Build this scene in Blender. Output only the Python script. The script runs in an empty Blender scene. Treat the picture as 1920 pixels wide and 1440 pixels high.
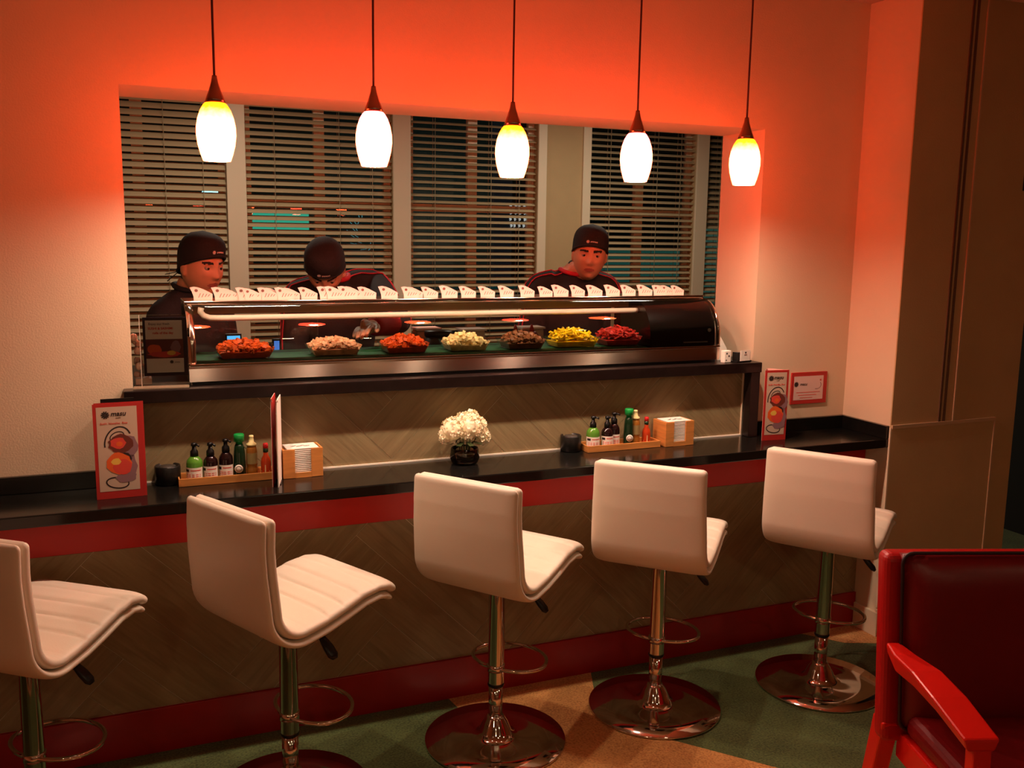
import bpy, bmesh, math, random
from mathutils import Vector, Matrix, Euler, noise
from mathutils.bvhtree import BVHTree

random.seed(7)
PI = math.pi
SC = bpy.context.scene
COL = SC.collection
R = math.radians

# ---------------------------------------------------------------- camera
def make_camera():
    yaw, pit, rol = 0.397306, -0.154134, 0.0140108
    sy, cy, sp, cp = math.sin(yaw), math.cos(yaw), math.sin(pit), math.cos(pit)
    f = Vector((sy*cp, cy*cp, sp)); r = Vector((cy, -sy, 0)); u = r.cross(f)
    cr, sr = math.cos(rol), math.sin(rol)
    r2 = cr*r + sr*u; u2 = -sr*r + cr*u
    cd = bpy.data.cameras.new('camera'); co = bpy.data.objects.new('camera', cd)
    COL.objects.link(co)
    m = Matrix((( r2.x, u2.x, -f.x, -2.99443), (r2.y, u2.y, -f.y, -2.98486), (r2.z, u2.z, -f.z, 1.70109), (0, 0, 0, 1)))
    co.matrix_world = m
    cd.sensor_width = 36; cd.lens = 1759.36/1920*36; cd.clip_start = 0.05; cd.clip_end = 200
    SC.camera = co
make_camera()

# ---------------------------------------------------------------- world, view, room lights
SC.view_settings.view_transform = 'Standard'
SC.view_settings.look = 'None'
SC.view_settings.exposure = 0.0
SC.view_settings.gamma = 1.0
SC.view_settings.use_curve_mapping = False
w = bpy.data.worlds.new('night'); SC.world = w; w.use_nodes = True
w.node_tree.nodes['Background'].inputs[0].default_value = (0.012, 0.018, 0.022, 1)
w.node_tree.nodes['Background'].inputs[1].default_value = 0.25

def area(name, loc, rot, size, power, col, sy=None):
    l = bpy.data.lights.new(name, 'AREA'); l.energy = power; l.color = col; l.size = size
    if sy: l.shape = 'RECTANGLE'; l.size_y = sy
    o = bpy.data.objects.new(name, l); COL.objects.link(o); o.location = loc; o.rotation_euler = rot
    return o
def spot(name, loc, target, power, col, cone=90, blend=.6, rad=.05):
    l = bpy.data.lights.new(name, 'SPOT'); l.energy = power; l.color = col; l.spot_size = R(cone); l.spot_blend = blend; l.shadow_soft_size = rad
    o = bpy.data.objects.new(name, l); COL.objects.link(o); o.location = loc
    o.rotation_euler = (Vector(target)-Vector(loc)).to_track_quat('-Z', 'Y').to_euler()
    return o
WARM = (1.0, .70, .40)
# dining-room ceiling cans behind the photographer and above the stools
CANS = [(-4.3, -3.4), (-1.8, -3.6), (0.6, -3.3), (-3.4, -5.2), (-0.8, -5.2)]
for (x, y) in CANS:
    spot('ceiling_can_light', (x, y, 2.66), (x*.7-.7, y*.55, 0.0), 12, WARM, 150, .9, .045)
for x in (-2.9, -2.0, -1.1):
    spot('ceiling_can_light', (x, -1.15, 2.66), (x, -.55, 0.0), 1.8, (1, .78, .52), 66, .7, .05)
for x in (-3.6, -1.9, -.2):   # unseen spots added to brighten the rear wall that the chrome reflects
    spot('ceiling_can_light', (x, -6.2, 2.66), (x, -7, 1.2), 26, WARM, 110, .8, .05)
# kitchen ceiling fixtures
area('kitchen_light', (-2.3, 2.1, 2.66), (0, 0, 0), .5, 14, (1, .90, .70), .3)
area('kitchen_light', (0.0, 2.1, 2.66), (0, 0, 0), .5, 16, (1, .90, .70), .3)

# ---------------------------------------------------------------- material helpers
def lin(c):
    return tuple((v/12.92 if v <= .04045 else ((v+.055)/1.055)**2.4) for v in c)
def rgb(r, g, b): return lin((r/255, g/255, b/255))
MATS = {}
def mat(name, c, rough=.6, metal=0, var=.0, vscale=8, bump=0, bscale=60, coat=0, spec=.5, trans=0, ior=1.45, sheen=0, aniso=0, stretch=None, alpha=1):
    if name in MATS: return MATS[name]
    m = bpy.data.materials.new(name); m.use_nodes = True; nt = m.node_tree; b = nt.nodes['Principled BSDF']
    b.inputs['Base Color'].default_value = (*c, 1); b.inputs['Roughness'].default_value = rough
    b.inputs['Metallic'].default_value = metal; b.inputs['Coat Weight'].default_value = coat
    b.inputs['Specular IOR Level'].default_value = spec; b.inputs['Transmission Weight'].default_value = trans
    b.inputs['IOR'].default_value = ior; b.inputs['Sheen Weight'].default_value = sheen
    b.inputs['Anisotropic'].default_value = aniso; b.inputs['Alpha'].default_value = alpha
    tc = nt.nodes.new('ShaderNodeTexCoord'); mp = nt.nodes.new('ShaderNodeMapping')
    nt.links.new(tc.outputs['Object'], mp.inputs[0])
    if stretch: mp.inputs['Scale'].default_value = stretch
    if var > 0:
        n = nt.nodes.new('ShaderNodeTexNoise'); n.inputs['Scale'].default_value = vscale; n.inputs['Detail'].default_value = 6
        nt.links.new(mp.outputs[0], n.inputs['Vector'])
        rp = nt.nodes.new('ShaderNodeValToRGB'); rp.color_ramp.elements[0].position = .3; rp.color_ramp.elements[1].position = .7
        rp.color_ramp.elements[0].color = (*[v*(1-var) for v in c], 1); rp.color_ramp.elements[1].color = (*[min(1, v*(1+var)) for v in c], 1)
        nt.links.new(n.outputs['Fac'], rp.inputs[0]); nt.links.new(rp.outputs[0], b.inputs['Base Color'])
    if bump > 0:
        n = nt.nodes.new('ShaderNodeTexNoise'); n.inputs['Scale'].default_value = bscale; n.inputs['Detail'].default_value = 4
        nt.links.new(mp.outputs[0], n.inputs['Vector'])
        bp = nt.nodes.new('ShaderNodeBump'); bp.inputs['Strength'].default_value = bump; bp.inputs['Distance'].default_value = .01
        nt.links.new(n.outputs['Fac'], bp.inputs['Height']); nt.links.new(bp.outputs[0], b.inputs['Normal'])
    MATS[name] = m; return m
def emit(name, c, s):
    if name in MATS: return MATS[name]
    m = bpy.data.materials.new(name); m.use_nodes = True; nt = m.node_tree; b = nt.nodes['Principled BSDF']
    b.inputs['Base Color'].default_value = (0, 0, 0, 1); b.inputs['Emission Color'].default_value = (*c, 1); b.inputs['Emission Strength'].default_value = s
    MATS[name] = m; return m
def thin_glass(name, tint=(1, 1, 1), ior=1.5, rough=0.0):
    if name in MATS: return MATS[name]
    m = bpy.data.materials.new(name); m.use_nodes = True; nt = m.node_tree
    for n in list(nt.nodes): nt.nodes.remove(n)
    o = nt.nodes.new('ShaderNodeOutputMaterial'); t = nt.nodes.new('ShaderNodeBsdfTransparent'); g = nt.nodes.new('ShaderNodeBsdfGlossy')
    f = nt.nodes.new('ShaderNodeFresnel'); mx = nt.nodes.new('ShaderNodeMixShader')
    f.inputs[0].default_value = ior; t.inputs[0].default_value = (*tint, 1); g.inputs['Roughness'].default_value = rough
    nt.links.new(f.outputs[0], mx.inputs[0]); nt.links.new(t.outputs[0], mx.inputs[1]); nt.links.new(g.outputs[0], mx.inputs[2]); nt.links.new(mx.outputs[0], o.inputs[0])
    MATS[name] = m; return m

M_WALL = mat('painted_plaster', rgb(216, 195, 164), .75, var=.03, vscale=3, bump=.12, bscale=180)
M_BROWNWALL = mat('brown_painted_wall', rgb(186, 156, 112), .7, var=.05, vscale=4, bump=.1, bscale=150)
M_BROWNTRIM = mat('brown_painted_trim', rgb(190, 160, 125), .5)
M_CREAMTRIM = mat('cream_trim', rgb(225, 205, 175), .45)
M_CEIL = mat('ceiling_paint', rgb(190, 172, 150), .85, bump=.1, bscale=100)
M_GRANITE = mat('black_granite', rgb(20, 19, 17), .16, var=.5, vscale=220, spec=.5)
M_BLACKWOOD = mat('black_stained_wood', rgb(24, 15, 13), .3, var=.3, vscale=30)
M_RED = mat('red_paint', rgb(190, 24, 18), .42, var=.06, vscale=5)
M_DARKREDLOW = mat('red_skirting_paint', rgb(150, 16, 16), .42, var=.08, vscale=5)
M_GROUT = mat('pale_grout', rgb(205, 190, 160), .9)
M_VINYL = mat('white_vinyl', rgb(224, 212, 192), .42, var=.02, vscale=6, bump=.05, bscale=260, spec=.4)
M_VINYLW = mat('white_vinyl_piping', rgb(216, 200, 184), .45)
M_CHROME = mat('chrome', (.74, .70, .66), .08, 1)
M_BLACKPL = mat('black_plastic', rgb(18, 17, 17), .35)
M_STEEL = mat('brushed_steel', (.46, .37, .29), .30, 1, bump=.05, bscale=60, stretch=(.2, 40, 40))
M_STEELB = mat('polished_steel', (.75, .70, .62), .12, 1)
M_GLASS = thin_glass('clear_glass')
M_ACRYL = thin_glass('clear_acrylic', (.96, .96, .95), 1.49, .02)
M_WOODBOX = mat('bamboo_wood', rgb(205, 135, 68), .5, var=.18, vscale=9, stretch=(1, 1, 9))
M_WHITEPAPER = mat('white_paper', rgb(236, 228, 216), .8)
M_REDPAPER = mat('red_card', rgb(178, 40, 34), .55)
M_PRINTRED = mat('red_ink', rgb(214, 70, 56), .6)
M_PRINTBLK = mat('black_ink', rgb(42, 26, 26), .6)
M_MENUPAPER = mat('menu_paper', rgb(196, 172, 150), .75)
M_NAVY = mat('dark_navy_card', rgb(34, 28, 44), .4)

# ---------------------------------------------------------------- geometry helpers
class B:
    def __init__(s): s.v = []; s.f = []; s.m = []; s.sm = []
    def add(s, vs, fs, mi=0, smooth=False):
        o = len(s.v); s.v += [tuple(v) for v in vs]
        for f in fs: s.f.append([i+o for i in f]); s.m.append(mi); s.sm.append(smooth)
        return s
    def box(s, x0, x1, y0, y1, z0, z1, mi=0):
        vs = [(x0,y0,z0),(x1,y0,z0),(x1,y1,z0),(x0,y1,z0),(x0,y0,z1),(x1,y0,z1),(x1,y1,z1),(x0,y1,z1)]
        return s.add(vs, [(0,3,2,1),(4,5,6,7),(0,1,5,4),(1,2,6,5),(2,3,7,6),(3,0,4,7)], mi)
    def obox(s, c, ax, ay, az, mi=0):
        c, ax, ay, az = map(Vector, (c, ax, ay, az))
        vs = [c+sx*ax+sy*ay+sz*az for sz in (-1,1) for sx, sy in ((-1,-1),(1,-1),(1,1),(-1,1))]
        return s.add(vs, [(0,3,2,1),(4,5,6,7),(0,1,5,4),(1,2,6,5),(2,3,7,6),(3,0,4,7)], mi)
    def lathe(s, prof, n=24, c=(0,0,0), mi=0, smooth=True, sx=1, sy=1, cap=True):
        vs = []
        for r, z in prof:
            for k in range(n):
                a = 2*PI*k/n; vs.append((c[0]+r*sx*math.cos(a), c[1]+r*sy*math.sin(a), c[2]+z))
        fs = []
        for i in range(len(prof)-1):
            for k in range(n):
                k2 = (k+1) % n; fs.append((i*n+k, i*n+k2, (i+1)*n+k2, (i+1)*n+k))
        s.add(vs, fs, mi, smooth)
        o = len(s.v)-len(vs)
        if cap:
            for i, rev in ((0, True), (len(prof)-1, False)):
                if prof[i][0] > 1e-5:
                    f = [o+i*n+k for k in range(n)]
                    if rev: f = f[::-1]
                    s.f.append(f); s.m.append(mi); s.sm.append(False)
        return s
    def tube(s, pts, r, n=10, mi=0, closed=False, flat=1.0, smooth=True):
        pts = [Vector(p) for p in pts]; N = len(pts); vs = []
        rr = r if isinstance(r, (list, tuple)) else [r]*N
        prev = None
        for i, p in enumerate(pts):
            if closed: t = (pts[(i+1) % N]-pts[i-1]).normalized()
            else: t = (pts[min(i+1, N-1)]-pts[max(i-1, 0)]).normalized()
            if prev is None:
                a = Vector((0,0,1)) if abs(t.z) < .9 else Vector((1,0,0)); u = t.cross(a).normalized()
            else: u = (prev-t*prev.dot(t)).normalized()
            prev = u; v = t.cross(u)
            for k in range(n):
                a = 2*PI*k/n; vs.append(p+rr[i]*(math.cos(a)*u+flat*math.sin(a)*v))
        fs = []
        for i in range(N if closed else N-1):
            j = (i+1) % N
            for k in range(n):
                k2 = (k+1) % n; fs.append((i*n+k, i*n+k2, j*n+k2, j*n+k))
        if not closed: fs += [tuple(range(n))[::-1], tuple((N-1)*n+k for k in range(n))]
        return s.add(vs, fs, mi, smooth)
    def prism(s, poly, y0, y1, mi=0, axis='y'):
        n = len(poly)
        if axis == 'y': vs = [(a, y0, b) for a, b in poly]+[(a, y1, b) for a, b in poly]
        elif axis == 'x': vs = [(y0, a, b) for a, b in poly]+[(y1, a, b) for a, b in poly]
        else: vs = [(a, b, y0) for a, b in poly]+[(a, b, y1) for a, b in poly]
        fs = [tuple(range(n)), tuple(range(2*n-1, n-1, -1))]+[(i, i+n, (i+1) % n+n, (i+1) % n) for i in range(n)]
        return s.add(vs, fs, mi)
    def ball(s, c, rx, ry=None, rz=None, n=16, m=10, mi=0):
        ry = ry or rx; rz = rz or rx; vs = []; fs = []
        for i in range(m+1):
            t = PI*i/m
            for k in range(n):
                a = 2*PI*k/n; vs.append((c[0]+rx*math.sin(t)*math.cos(a), c[1]+ry*math.sin(t)*math.sin(a), c[2]+rz*math.cos(t)))
        for i in range(m):
            for k in range(n): k2 = (k+1) % n; fs.append((i*n+k, (i+1)*n+k, (i+1)*n+k2, i*n+k2))
        return s.add(vs, fs, mi, True)
    def mesh(s, name, mats):
        me = bpy.data.meshes.new(name); me.from_pydata(s.v, [], s.f)
        for m in (mats if isinstance(mats, (list, tuple)) else [mats]): me.materials.append(m)
        me.polygons.foreach_set('material_index', s.m); me.polygons.foreach_set('use_smooth', s.sm)
        bm = bmesh.new(); bm.from_mesh(me); bmesh.ops.remove_doubles(bm, verts=bm.verts, dist=1e-6)
        bmesh.ops.recalc_face_normals(bm, faces=bm.faces); bm.to_mesh(me); bm.free()
        return me
    def build(s, name, mats, parent=None, bevel=0, seg=2, loc=None, rot=None):
        o = bpy.data.objects.new(name, s.mesh(name, mats)); COL.objects.link(o)
        if parent: o.parent = parent
        if loc is not None: o.location = loc
        if rot is not None: o.rotation_euler = rot
        if bevel:
            md = o.modifiers.new('bevel', 'BEVEL'); md.width = bevel; md.segments = seg; md.limit_method = 'ANGLE'; md.angle_limit = R(40)
        return o
def box(*a): return B().box(*a)
def tag(o, label, cat, group=None, kind=None):
    o['label'] = label; o['category'] = cat
    if group: o['group'] = group
    if kind: o['kind'] = kind
    return o
def thing(name, label, cat, loc=(0,0,0), rz=0, group=None):
    o = bpy.data.objects.new(name, None); COL.objects.link(o); o.location = loc; o.rotation_euler = (0, 0, rz)
    o.empty_display_size = .05
    return tag(o, label, cat, group)
def struct(o, label=None, cat=None):
    o['kind'] = 'structure'
    if label: o['label'] = label
    o['category'] = cat or 'setting'
    return o
def stuff(o): o['kind'] = 'stuff'; return o
def dup(root, loc=None, rz=None, label=None, group=None):
    r = root.copy(); COL.objects.link(r)
    if loc is not None: r.location = loc
    if rz is not None: r.rotation_euler = (0, 0, rz)
    if label: r['label'] = label
    if group: r['group'] = group
    for ch in root.children:
        c = ch.copy(); COL.objects.link(c); c.parent = r
        for g in ch.children:
            d = g.copy(); COL.objects.link(d); d.parent = c
    return r
def text(name, body, size, m, parent, loc, rot=(PI/2, 0, 0), shear=0, extrude=.0003, align='LEFT', bold=0):
    cu = bpy.data.curves.new(name, 'FONT'); cu.body = body; cu.size = size; cu.extrude = extrude; cu.shear = shear
    cu.align_x = align; cu.offset = bold; cu.resolution_u = 3; cu.materials.append(m)
    t = bpy.data.objects.new(name, cu); COL.objects.link(t)
    bpy.context.view_layer.update()
    me = bpy.data.meshes.new_from_object(t.evaluated_get(bpy.context.evaluated_depsgraph_get()))
    bpy.data.objects.remove(t); bpy.data.curves.remove(cu)
    o = bpy.data.objects.new(name, me); COL.objects.link(o); o.parent = parent; o.location = loc; o.rotation_euler = rot
    return o

# ---------------------------------------------------------------- key dimensions
D = .283            # dining-side face of the back wall
T = .294            # wall thickness
PY = .131           # face of the bar front
OL, OR = -2.965, -.510   # serving opening
OT = 2.158          # opening head
CH = 2.70           # ceiling
WY = 3.2            # window wall

# ---------------------------------------------------------------- floor and carpet
def carpet(name, c1, c2):
    m = bpy.data.materials.new(name); m.use_nodes = True; nt = m.node_tree; b = nt.nodes['Principled BSDF']
    b.inputs['Roughness'].default_value = .95; b.inputs['Sheen Weight'].default_value = .2; b.inputs['Specular IOR Level'].default_value = .1
    tc = nt.nodes.new('ShaderNodeTexCoord'); n = nt.nodes.new('ShaderNodeTexNoise'); n.inputs['Scale'].default_value = 140; n.inputs['Detail'].default_value = 3
    n2 = nt.nodes.new('ShaderNodeTexNoise'); n2.inputs['Scale'].default_value = 6
    mx = nt.nodes.new('ShaderNodeMath'); mx.operation = 'MULTIPLY_ADD'; mx.inputs[1].default_value = .35
    rp = nt.nodes.new('ShaderNodeValToRGB'); rp.color_ramp.elements[0].position = .42; rp.color_ramp.elements[1].position = .8
    rp.color_ramp.elements[0].color = (*c1, 1); rp.color_ramp.elements[1].color = (*c2, 1)
    nt.links.new(tc.outputs['Object'], n.inputs['Vector']); nt.links.new(tc.outputs['Object'], n2.inputs['Vector'])
    nt.links.new(n2.outputs['Fac'], mx.inputs[0]); nt.links.new(n.outputs['Fac'], mx.inputs[2])
    nt.links.new(mx.outputs[0], rp.inputs[0]); nt.links.new(rp.outputs[0], b.inputs['Base Color'])
    bp = nt.nodes.new('ShaderNodeBump'); bp.inputs['Strength'].default_value = .5; bp.inputs['Distance'].default_value = .004
    nt.links.new(n.outputs['Fac'], bp.inputs['Height']); nt.links.new(bp.outputs[0], b.inputs['Normal'])
    return m
M_CGREEN = carpet('green_carpet', rgb(42, 50, 22), rgb(88, 98, 54))
M_CTAN = carpet('tan_carpet', rgb(150, 92, 44), rgb(205, 146, 84))
floor = struct(box(-6, 3.2, -7, 3.6, -.1, 0).build('floor', M_CGREEN), 'green carpeted floor under the stools', 'floor')
inlay = B()
inlay.prism([(-1.93, .131), (-1.33, .131), (-1.385, .0), (-1.42, -.20), (-1.336, -.399), (-1.0, -.80), (-.2, -1.75), (-1.6, -2.6), (-2.3, -1.1), (-1.86, -.40)], 0, .0015, axis='z')
inlay.prism([(-.30, .131), (0, .131), (0, 0), (.5, -.002), (.55, -.42), (.15, -.16), (-.18, -.02)], 0, .0015, axis='z')
inlay.prism([(-5.9, -.7), (-4.4, -.6), (-3.2, -.62), (-2.3, -.85), (-1.9, -2.65), (-1.2, -2.4), (-.6, -1.5), (.3, -1.1), (1.5, -1.2), (3.1, -1.1), (3.1, -6.9), (-5.9, -6.9)], 0, .0015, axis='z')
ti = inlay.build('carpet_inlay', M_CTAN, floor)
ti['label'] = 'tan patches of the carpet pattern'

# ---------------------------------------------------------------- walls
wb = B()
wb.box(-6, OL, D, D+T, 0, CH)            # left of the opening
wb.box(OR, .12, D, D+T, 0, CH)           # right of the opening
wb.box(OL, OR, D, D+T, OT, CH)           # above
wb.box(OL, OR, D, D+T, 0, 1.155)         # below
wall_back = struct(wb.build('wall_back', M_WALL), 'cream plaster wall with the serving opening', 'wall')
struct(box(0, .12, 0, D, 0, CH).build('wall_return', M_WALL), 'short cream return wall at the right end of the bar', 'wall')
rw = struct(box(.12, .73, 0, .14, 0, CH).build('wall_right', M_BROWNWALL), 'brown painted wall right of the bar', 'wall')
# face skin of the return wall end belongs to the brown wall
box(.0, .12, -.006, 0, 0, CH).build('wall_face', M_BROWNWALL, rw)
box(.12, .73, -.006, 0, 0, CH).build('wall_face', M_BROWNWALL, rw)
tr = struct(box(0, .602, -.016, -.006, .925, .94).build('trim_1', M_BROWNTRIM), 'thin pale chair rail on the brown wall', 'trim')
struct(box(.0, .594, -.012, -.006, .13, .925).build('trim_2', M_BROWNWALL), 'proud lower panel below the chair rail', 'trim')
struct(box(.594, .602, -.016, -.006, .0, .925).build('trim_3', M_BROWNTRIM), 'thin upright bead closing the lower panel', 'trim')
struct(box(.342, .350, -.014, -.006, .94, CH).build('trim_4', M_BROWNTRIM), 'thin bright upright bead on the brown wall', 'trim')
g = B(); g.box(.262, .274, -.011, -.006, .94, CH); g.box(.290, .300, -.011, -.006, .94, CH)
M_GROOVE = mat('dark_brown_trim', rgb(96, 70, 50), .6)
struct(g.build('trim_5', M_GROOVE), 'pair of dark upright mouldings on the brown wall', 'trim')
b = B(); b.box(-.010, .40, -.022, -.006, 0, .10); b.box(-.010, .40, -.018, -.006, .10, .125); b.box(-.014, 0, -.022, .12, 0, .11)
struct(b.build('baseboard_right', M_CREAMTRIM, bevel=.003), 'cream baseboard with a stepped top at the wall corner', 'baseboard')
struct(box(-.006, 0, -.012, -.004, .13, .93).build('trim_6', M_CREAMTRIM), 'pale corner bead of the return wall', 'trim')
hk = thing('wall_hook', 'small black hook bracket high on the brown wall near the doorway', 'hook', (.655, -.006, 1.97))
box(-.012, .012, -.006, 0, -.035, .035).build('plate', M_BLACKPL, hk)
B().tube([(0, -.004, .01), (0, -.035, .012), (0, -.05, .03), (0, -.045, .045)], .006).build('hook', M_BLACKPL, hk)
# room shell
struct(box(-6.1, -6, -7, 3.6, 0, CH).build('wall_left', M_WALL), 'left wall of the dining room', 'wall')
struct(box(3.2, 3.3, -7, 3.6, 0, CH).build('wall_far_right', M_BROWNWALL), 'far right wall of the dining room', 'wall')
M_BACKW = mat('taupe_wall', rgb(150, 118, 92), .8)
struct(box(-6.1, 3.3, -7.1, -7, 0, CH).build('wall_front', M_BACKW), 'wall behind the photographer', 'wall')
struct(box(1.75, 3.3, 0, .14, 0, CH).build('wall_doorway', M_BROWNWALL), 'brown wall beyond the dark doorway', 'wall')
struct(box(1.70, 1.75, -.02, .16, 0, CH).build('door_1', M_BLACKWOOD), 'dark jamb of the doorway', 'door')
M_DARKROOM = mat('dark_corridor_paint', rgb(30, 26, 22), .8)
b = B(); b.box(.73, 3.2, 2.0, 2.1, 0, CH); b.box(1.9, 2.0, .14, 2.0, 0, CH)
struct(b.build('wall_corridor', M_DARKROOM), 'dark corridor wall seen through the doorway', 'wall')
struct(box(-6.1, 3.3, -7.1, 3.6, CH, CH+.1).build('ceiling', M_CEIL), 'pale ceiling', 'ceiling')
for (x, y) in CANS + [(-2.9, -1.15), (-2.0, -1.15), (-1.1, -1.15)]:
    c = B().lathe([(.062, 0), (.085, 0), (.085, -.006), (.062, -.006)], 24, (x, y, CH), cap=False).build('ceiling_light', M_CREAMTRIM)
    tag(c, 'round trim ring of a recessed ceiling downlight', 'downlight', 'recessed ceiling downlights')
tag(box(-2.56, -2.04, 1.94, 2.26, 2.665, CH).build('kitchen_light', M_CREAMTRIM), 'flat kitchen ceiling light box at the left', 'ceiling light')
tag(box(-.26, .26, 1.94, 2.26, 2.665, CH).build('kitchen_light', M_CREAMTRIM), 'flat kitchen ceiling light box at the right', 'ceiling light')
struct(box(-4.4, -4.3, D+T, WY, 0, CH).build('wall_kitchen_left', M_WALL), 'left wall of the kitchen', 'wall')
struct(box(1.9, 1.95, 2.1, WY, 0, CH).build('wall_kitchen_right', M_WALL), 'right wall of the kitchen', 'wall')

# ---------------------------------------------------------------- herringbone tile
def tile_mat():
    m = bpy.data.materials.new('wood_look_tile'); m.use_nodes = True; nt = m.node_tree; b = nt.nodes['Principled BSDF']
    b.inputs['Roughness'].default_value = .55
    tc = nt.nodes.new('ShaderNodeTexCoord'); uv = nt.nodes.new('ShaderNodeUVMap')
    mp = nt.nodes.new('ShaderNodeMapping'); mp.inputs['Scale'].default_value = (3, 34, 1)
    nt.links.new(uv.outputs[0], mp.inputs[0])
    n = nt.nodes.new('ShaderNodeTexNoise'); n.inputs['Scale'].default_value = 1.2; n.inputs['Detail'].default_value = 8; n.inputs['Distortion'].default_value = 1.2
    nt.links.new(mp.outputs[0], n.inputs['Vector'])
    rp = nt.nodes.new('ShaderNodeValToRGB'); e = rp.color_ramp.elements
    e[0].position = .32; e[0].color = (*rgb(128, 108, 74), 1); e[1].position = .78; e[1].color = (*rgb(154, 134, 96), 1)
    nt.links.new(n.outputs['Fac'], rp.inputs[0]); nt.links.new(rp.outputs[0], b.inputs['Base Color'])
    bp = nt.nodes.new('ShaderNodeBump'); bp.inputs['Strength'].default_value = .25; bp.inputs['Distance'].default_value = .003
    nt.links.new(n.outputs['Fac'], bp.inputs['Height']); nt.links.new(bp.outputs[0], b.inputs['Normal'])
    return m
M_TILE = tile_mat()
def clip(poly, x0, x1, z0, z1):
    def cut(p, fn, ip):
        out = []
        for i in range(len(p)):
            a, b2 = p[i], p[(i+1) % len(p)]; ia, ib = fn(a), fn(b2)
            if ia: out.append(a)
            if ia != ib: out.append(ip(a, b2))
        return out
    def at(a, b2, ax, v):
        t = (v-a[ax])/(b2[ax]-a[ax]); return (a[0]+t*(b2[0]-a[0]), a[1]+t*(b2[1]-a[1]))
    for ax, v, sg in ((0, x0, 1), (0, x1, -1), (1, z0, 1), (1, z1, -1)):
        if not poly: return poly
        poly = cut(poly, lambda q: sg*(q[ax]-v) >= 0, lambda a, b2: at(a, b2, ax, v))
    return poly
def herringbone(parent, x0, x1, z0, z1, yface, W, ratio, ox, oz, thick=.006, gap=.0022):
    c, s_ = math.cos(PI/4), math.sin(PI/4); L = W*ratio
    for i in range(-90, 91):
        for j in range(-24, 25):
            for o in (0, 1):
                # pieces in the unrotated lattice
                bx = i*W + j*2*L*0; 
                if o == 0: px, pz, w_, h_ = i*W + j*2*L, i*W, L, W
                else: px, pz, w_, h_ = i*W + j*2*L + L, i*W - L + W, W, L
                cs = [(px+gap/2, pz+gap/2), (px+w_-gap/2, pz+gap/2), (px+w_-gap/2, pz+h_-gap/2), (px+gap/2, pz+h_-gap/2)]
                q = [(ox+c*a-s_*b2, oz+s_*a+c*b2) for a, b2 in cs]
                if max(a for a, _ in q) < x0 or min(a for a, _ in q) > x1 or max(b2 for _, b2 in q) < z0 or min(b2 for _, b2 in q) > z1: continue
                q = clip(q, x0, x1, z0, z1)
                if len(q) < 3: continue
                area_ = abs(sum(q[k][0]*q[(k+1) % len(q)][1]-q[(k+1) % len(q)][0]*q[k][1] for k in range(len(q))))/2
                if area_ < 2e-5: continue
                bb = B().prism(q, yface, yface+thick)
                me = bb.mesh('tile', M_TILE); uvl = me.uv_layers.new(name='UVMap'); off = random.random()*9
                for lp in me.loops:
                    v = me.vertices[lp.vertex_index].co; a, b2 = v.x-ox, v.z-oz
                    u, vv = (c*a+s_*b2, -s_*a+c*b2)
                    if o: u, vv = vv, u
                    uvl.data[lp.index].uv = (u+off, vv+off)
                t = bpy.data.objects.new('tile', me); COL.objects.link(t); t.parent = parent
XL = -6.0
# bar front: substrate, tiles, red bands
bar = thing('bar_panelling', 'bar panelling of grey-brown herringbone tiles between red bands', 'bar', (0, 0, 0))
box(XL, -.002, PY+.0027, D-.001, .0, .838).build('carcass', M_GROUT, bar)
herringbone(bar, XL+1.0, -.002, .156, .708, PY+.001, .155, 4, -1.72, .12)
box(XL, -.002, PY-.006, PY+.007, .710, .838).build('upper_band', M_RED, bar, bevel=.002)
box(XL, -.002, PY-.010, PY+.007, .0, .154).build('lower_band', M_DARKREDLOW, bar, bevel=.002)
# worktop with upstand
ct = thing('counter', 'long black stone counter with low upstand running the length of the bar', 'counter', (0, 0, .842))
box(XL, -.001, -.002, D-.001, 0, .038).build('worktop', M_GRANITE, ct, bevel=.004)
box(XL, -2.995, D-.020, D-.001, .038, .094).build('upstand', M_GRANITE, ct, bevel=.002)
box(-.512, -.001, D-.020, D-.001, .038, .094).build('upstand', M_GRANITE, ct, bevel=.002)
box(-.020, -.001, 0.0, D-.020, .038, .094).build('upstand', M_GRANITE, ct, bevel=.002)
# backsplash tiles below the shelf
bs = thing('tile_backsplash', 'herringbone tile backsplash between the counter and the raised black shelf', 'backsplash', (0, 0, 0))
herringbone(bs, -2.960, -.562, .886, 1.156, D-.008, .155, 4, -2.10, .9466-.05)
box(-2.960, -.562, D-.0062, D, .881, 1.156).build('grout', M_GROUT, bs)
box(-2.960, -.562, D-.014, D-.008, .8805, .886).build('caulk_strip', mat('white_caulk', rgb(240, 232, 215), .5), bs)
box(-.566, -.562, D-.014, D-.008, .886, 1.156).build('edge_strip', M_CREAMTRIM, bs)
# raised shelf (ledge) and end posts
lg = thing('raised_shelf', 'black raised shelf with end posts carrying the glass case', 'shelf', (0, 0, 0))
b = B(); b.box(-2.995, -.512, .215, D-.001, 1.158, 1.200); b.box(OL+.001, OR-.003, D-.001, .86, 1.158, 1.200)
b.build('shelf_board', M_BLACKWOOD, lg, bevel=.003)
box(-2.995, -2.961, .222, D-.001, .8805, 1.158).build('end_post', M_BLACKWOOD, lg, bevel=.002)
box(-.560, -.514, .222, D-.015, .8805, 1.158).build('end_post', M_BLACKWOOD, lg, bevel=.002)
# kitchen side worktop
kc = thing('prep_counter', 'steel topped prep counter behind the serving opening', 'counter', (0, 0, 0))
box(-2.95, -.52, .58, .84, .86, .90).build('worktop', M_STEELB, kc, bevel=.003)
box(-2.93, -.54, .59, .82, 0, .86).build('cabinet', mat('grey_laminate', rgb(120, 110, 98), .5), kc)

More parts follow.
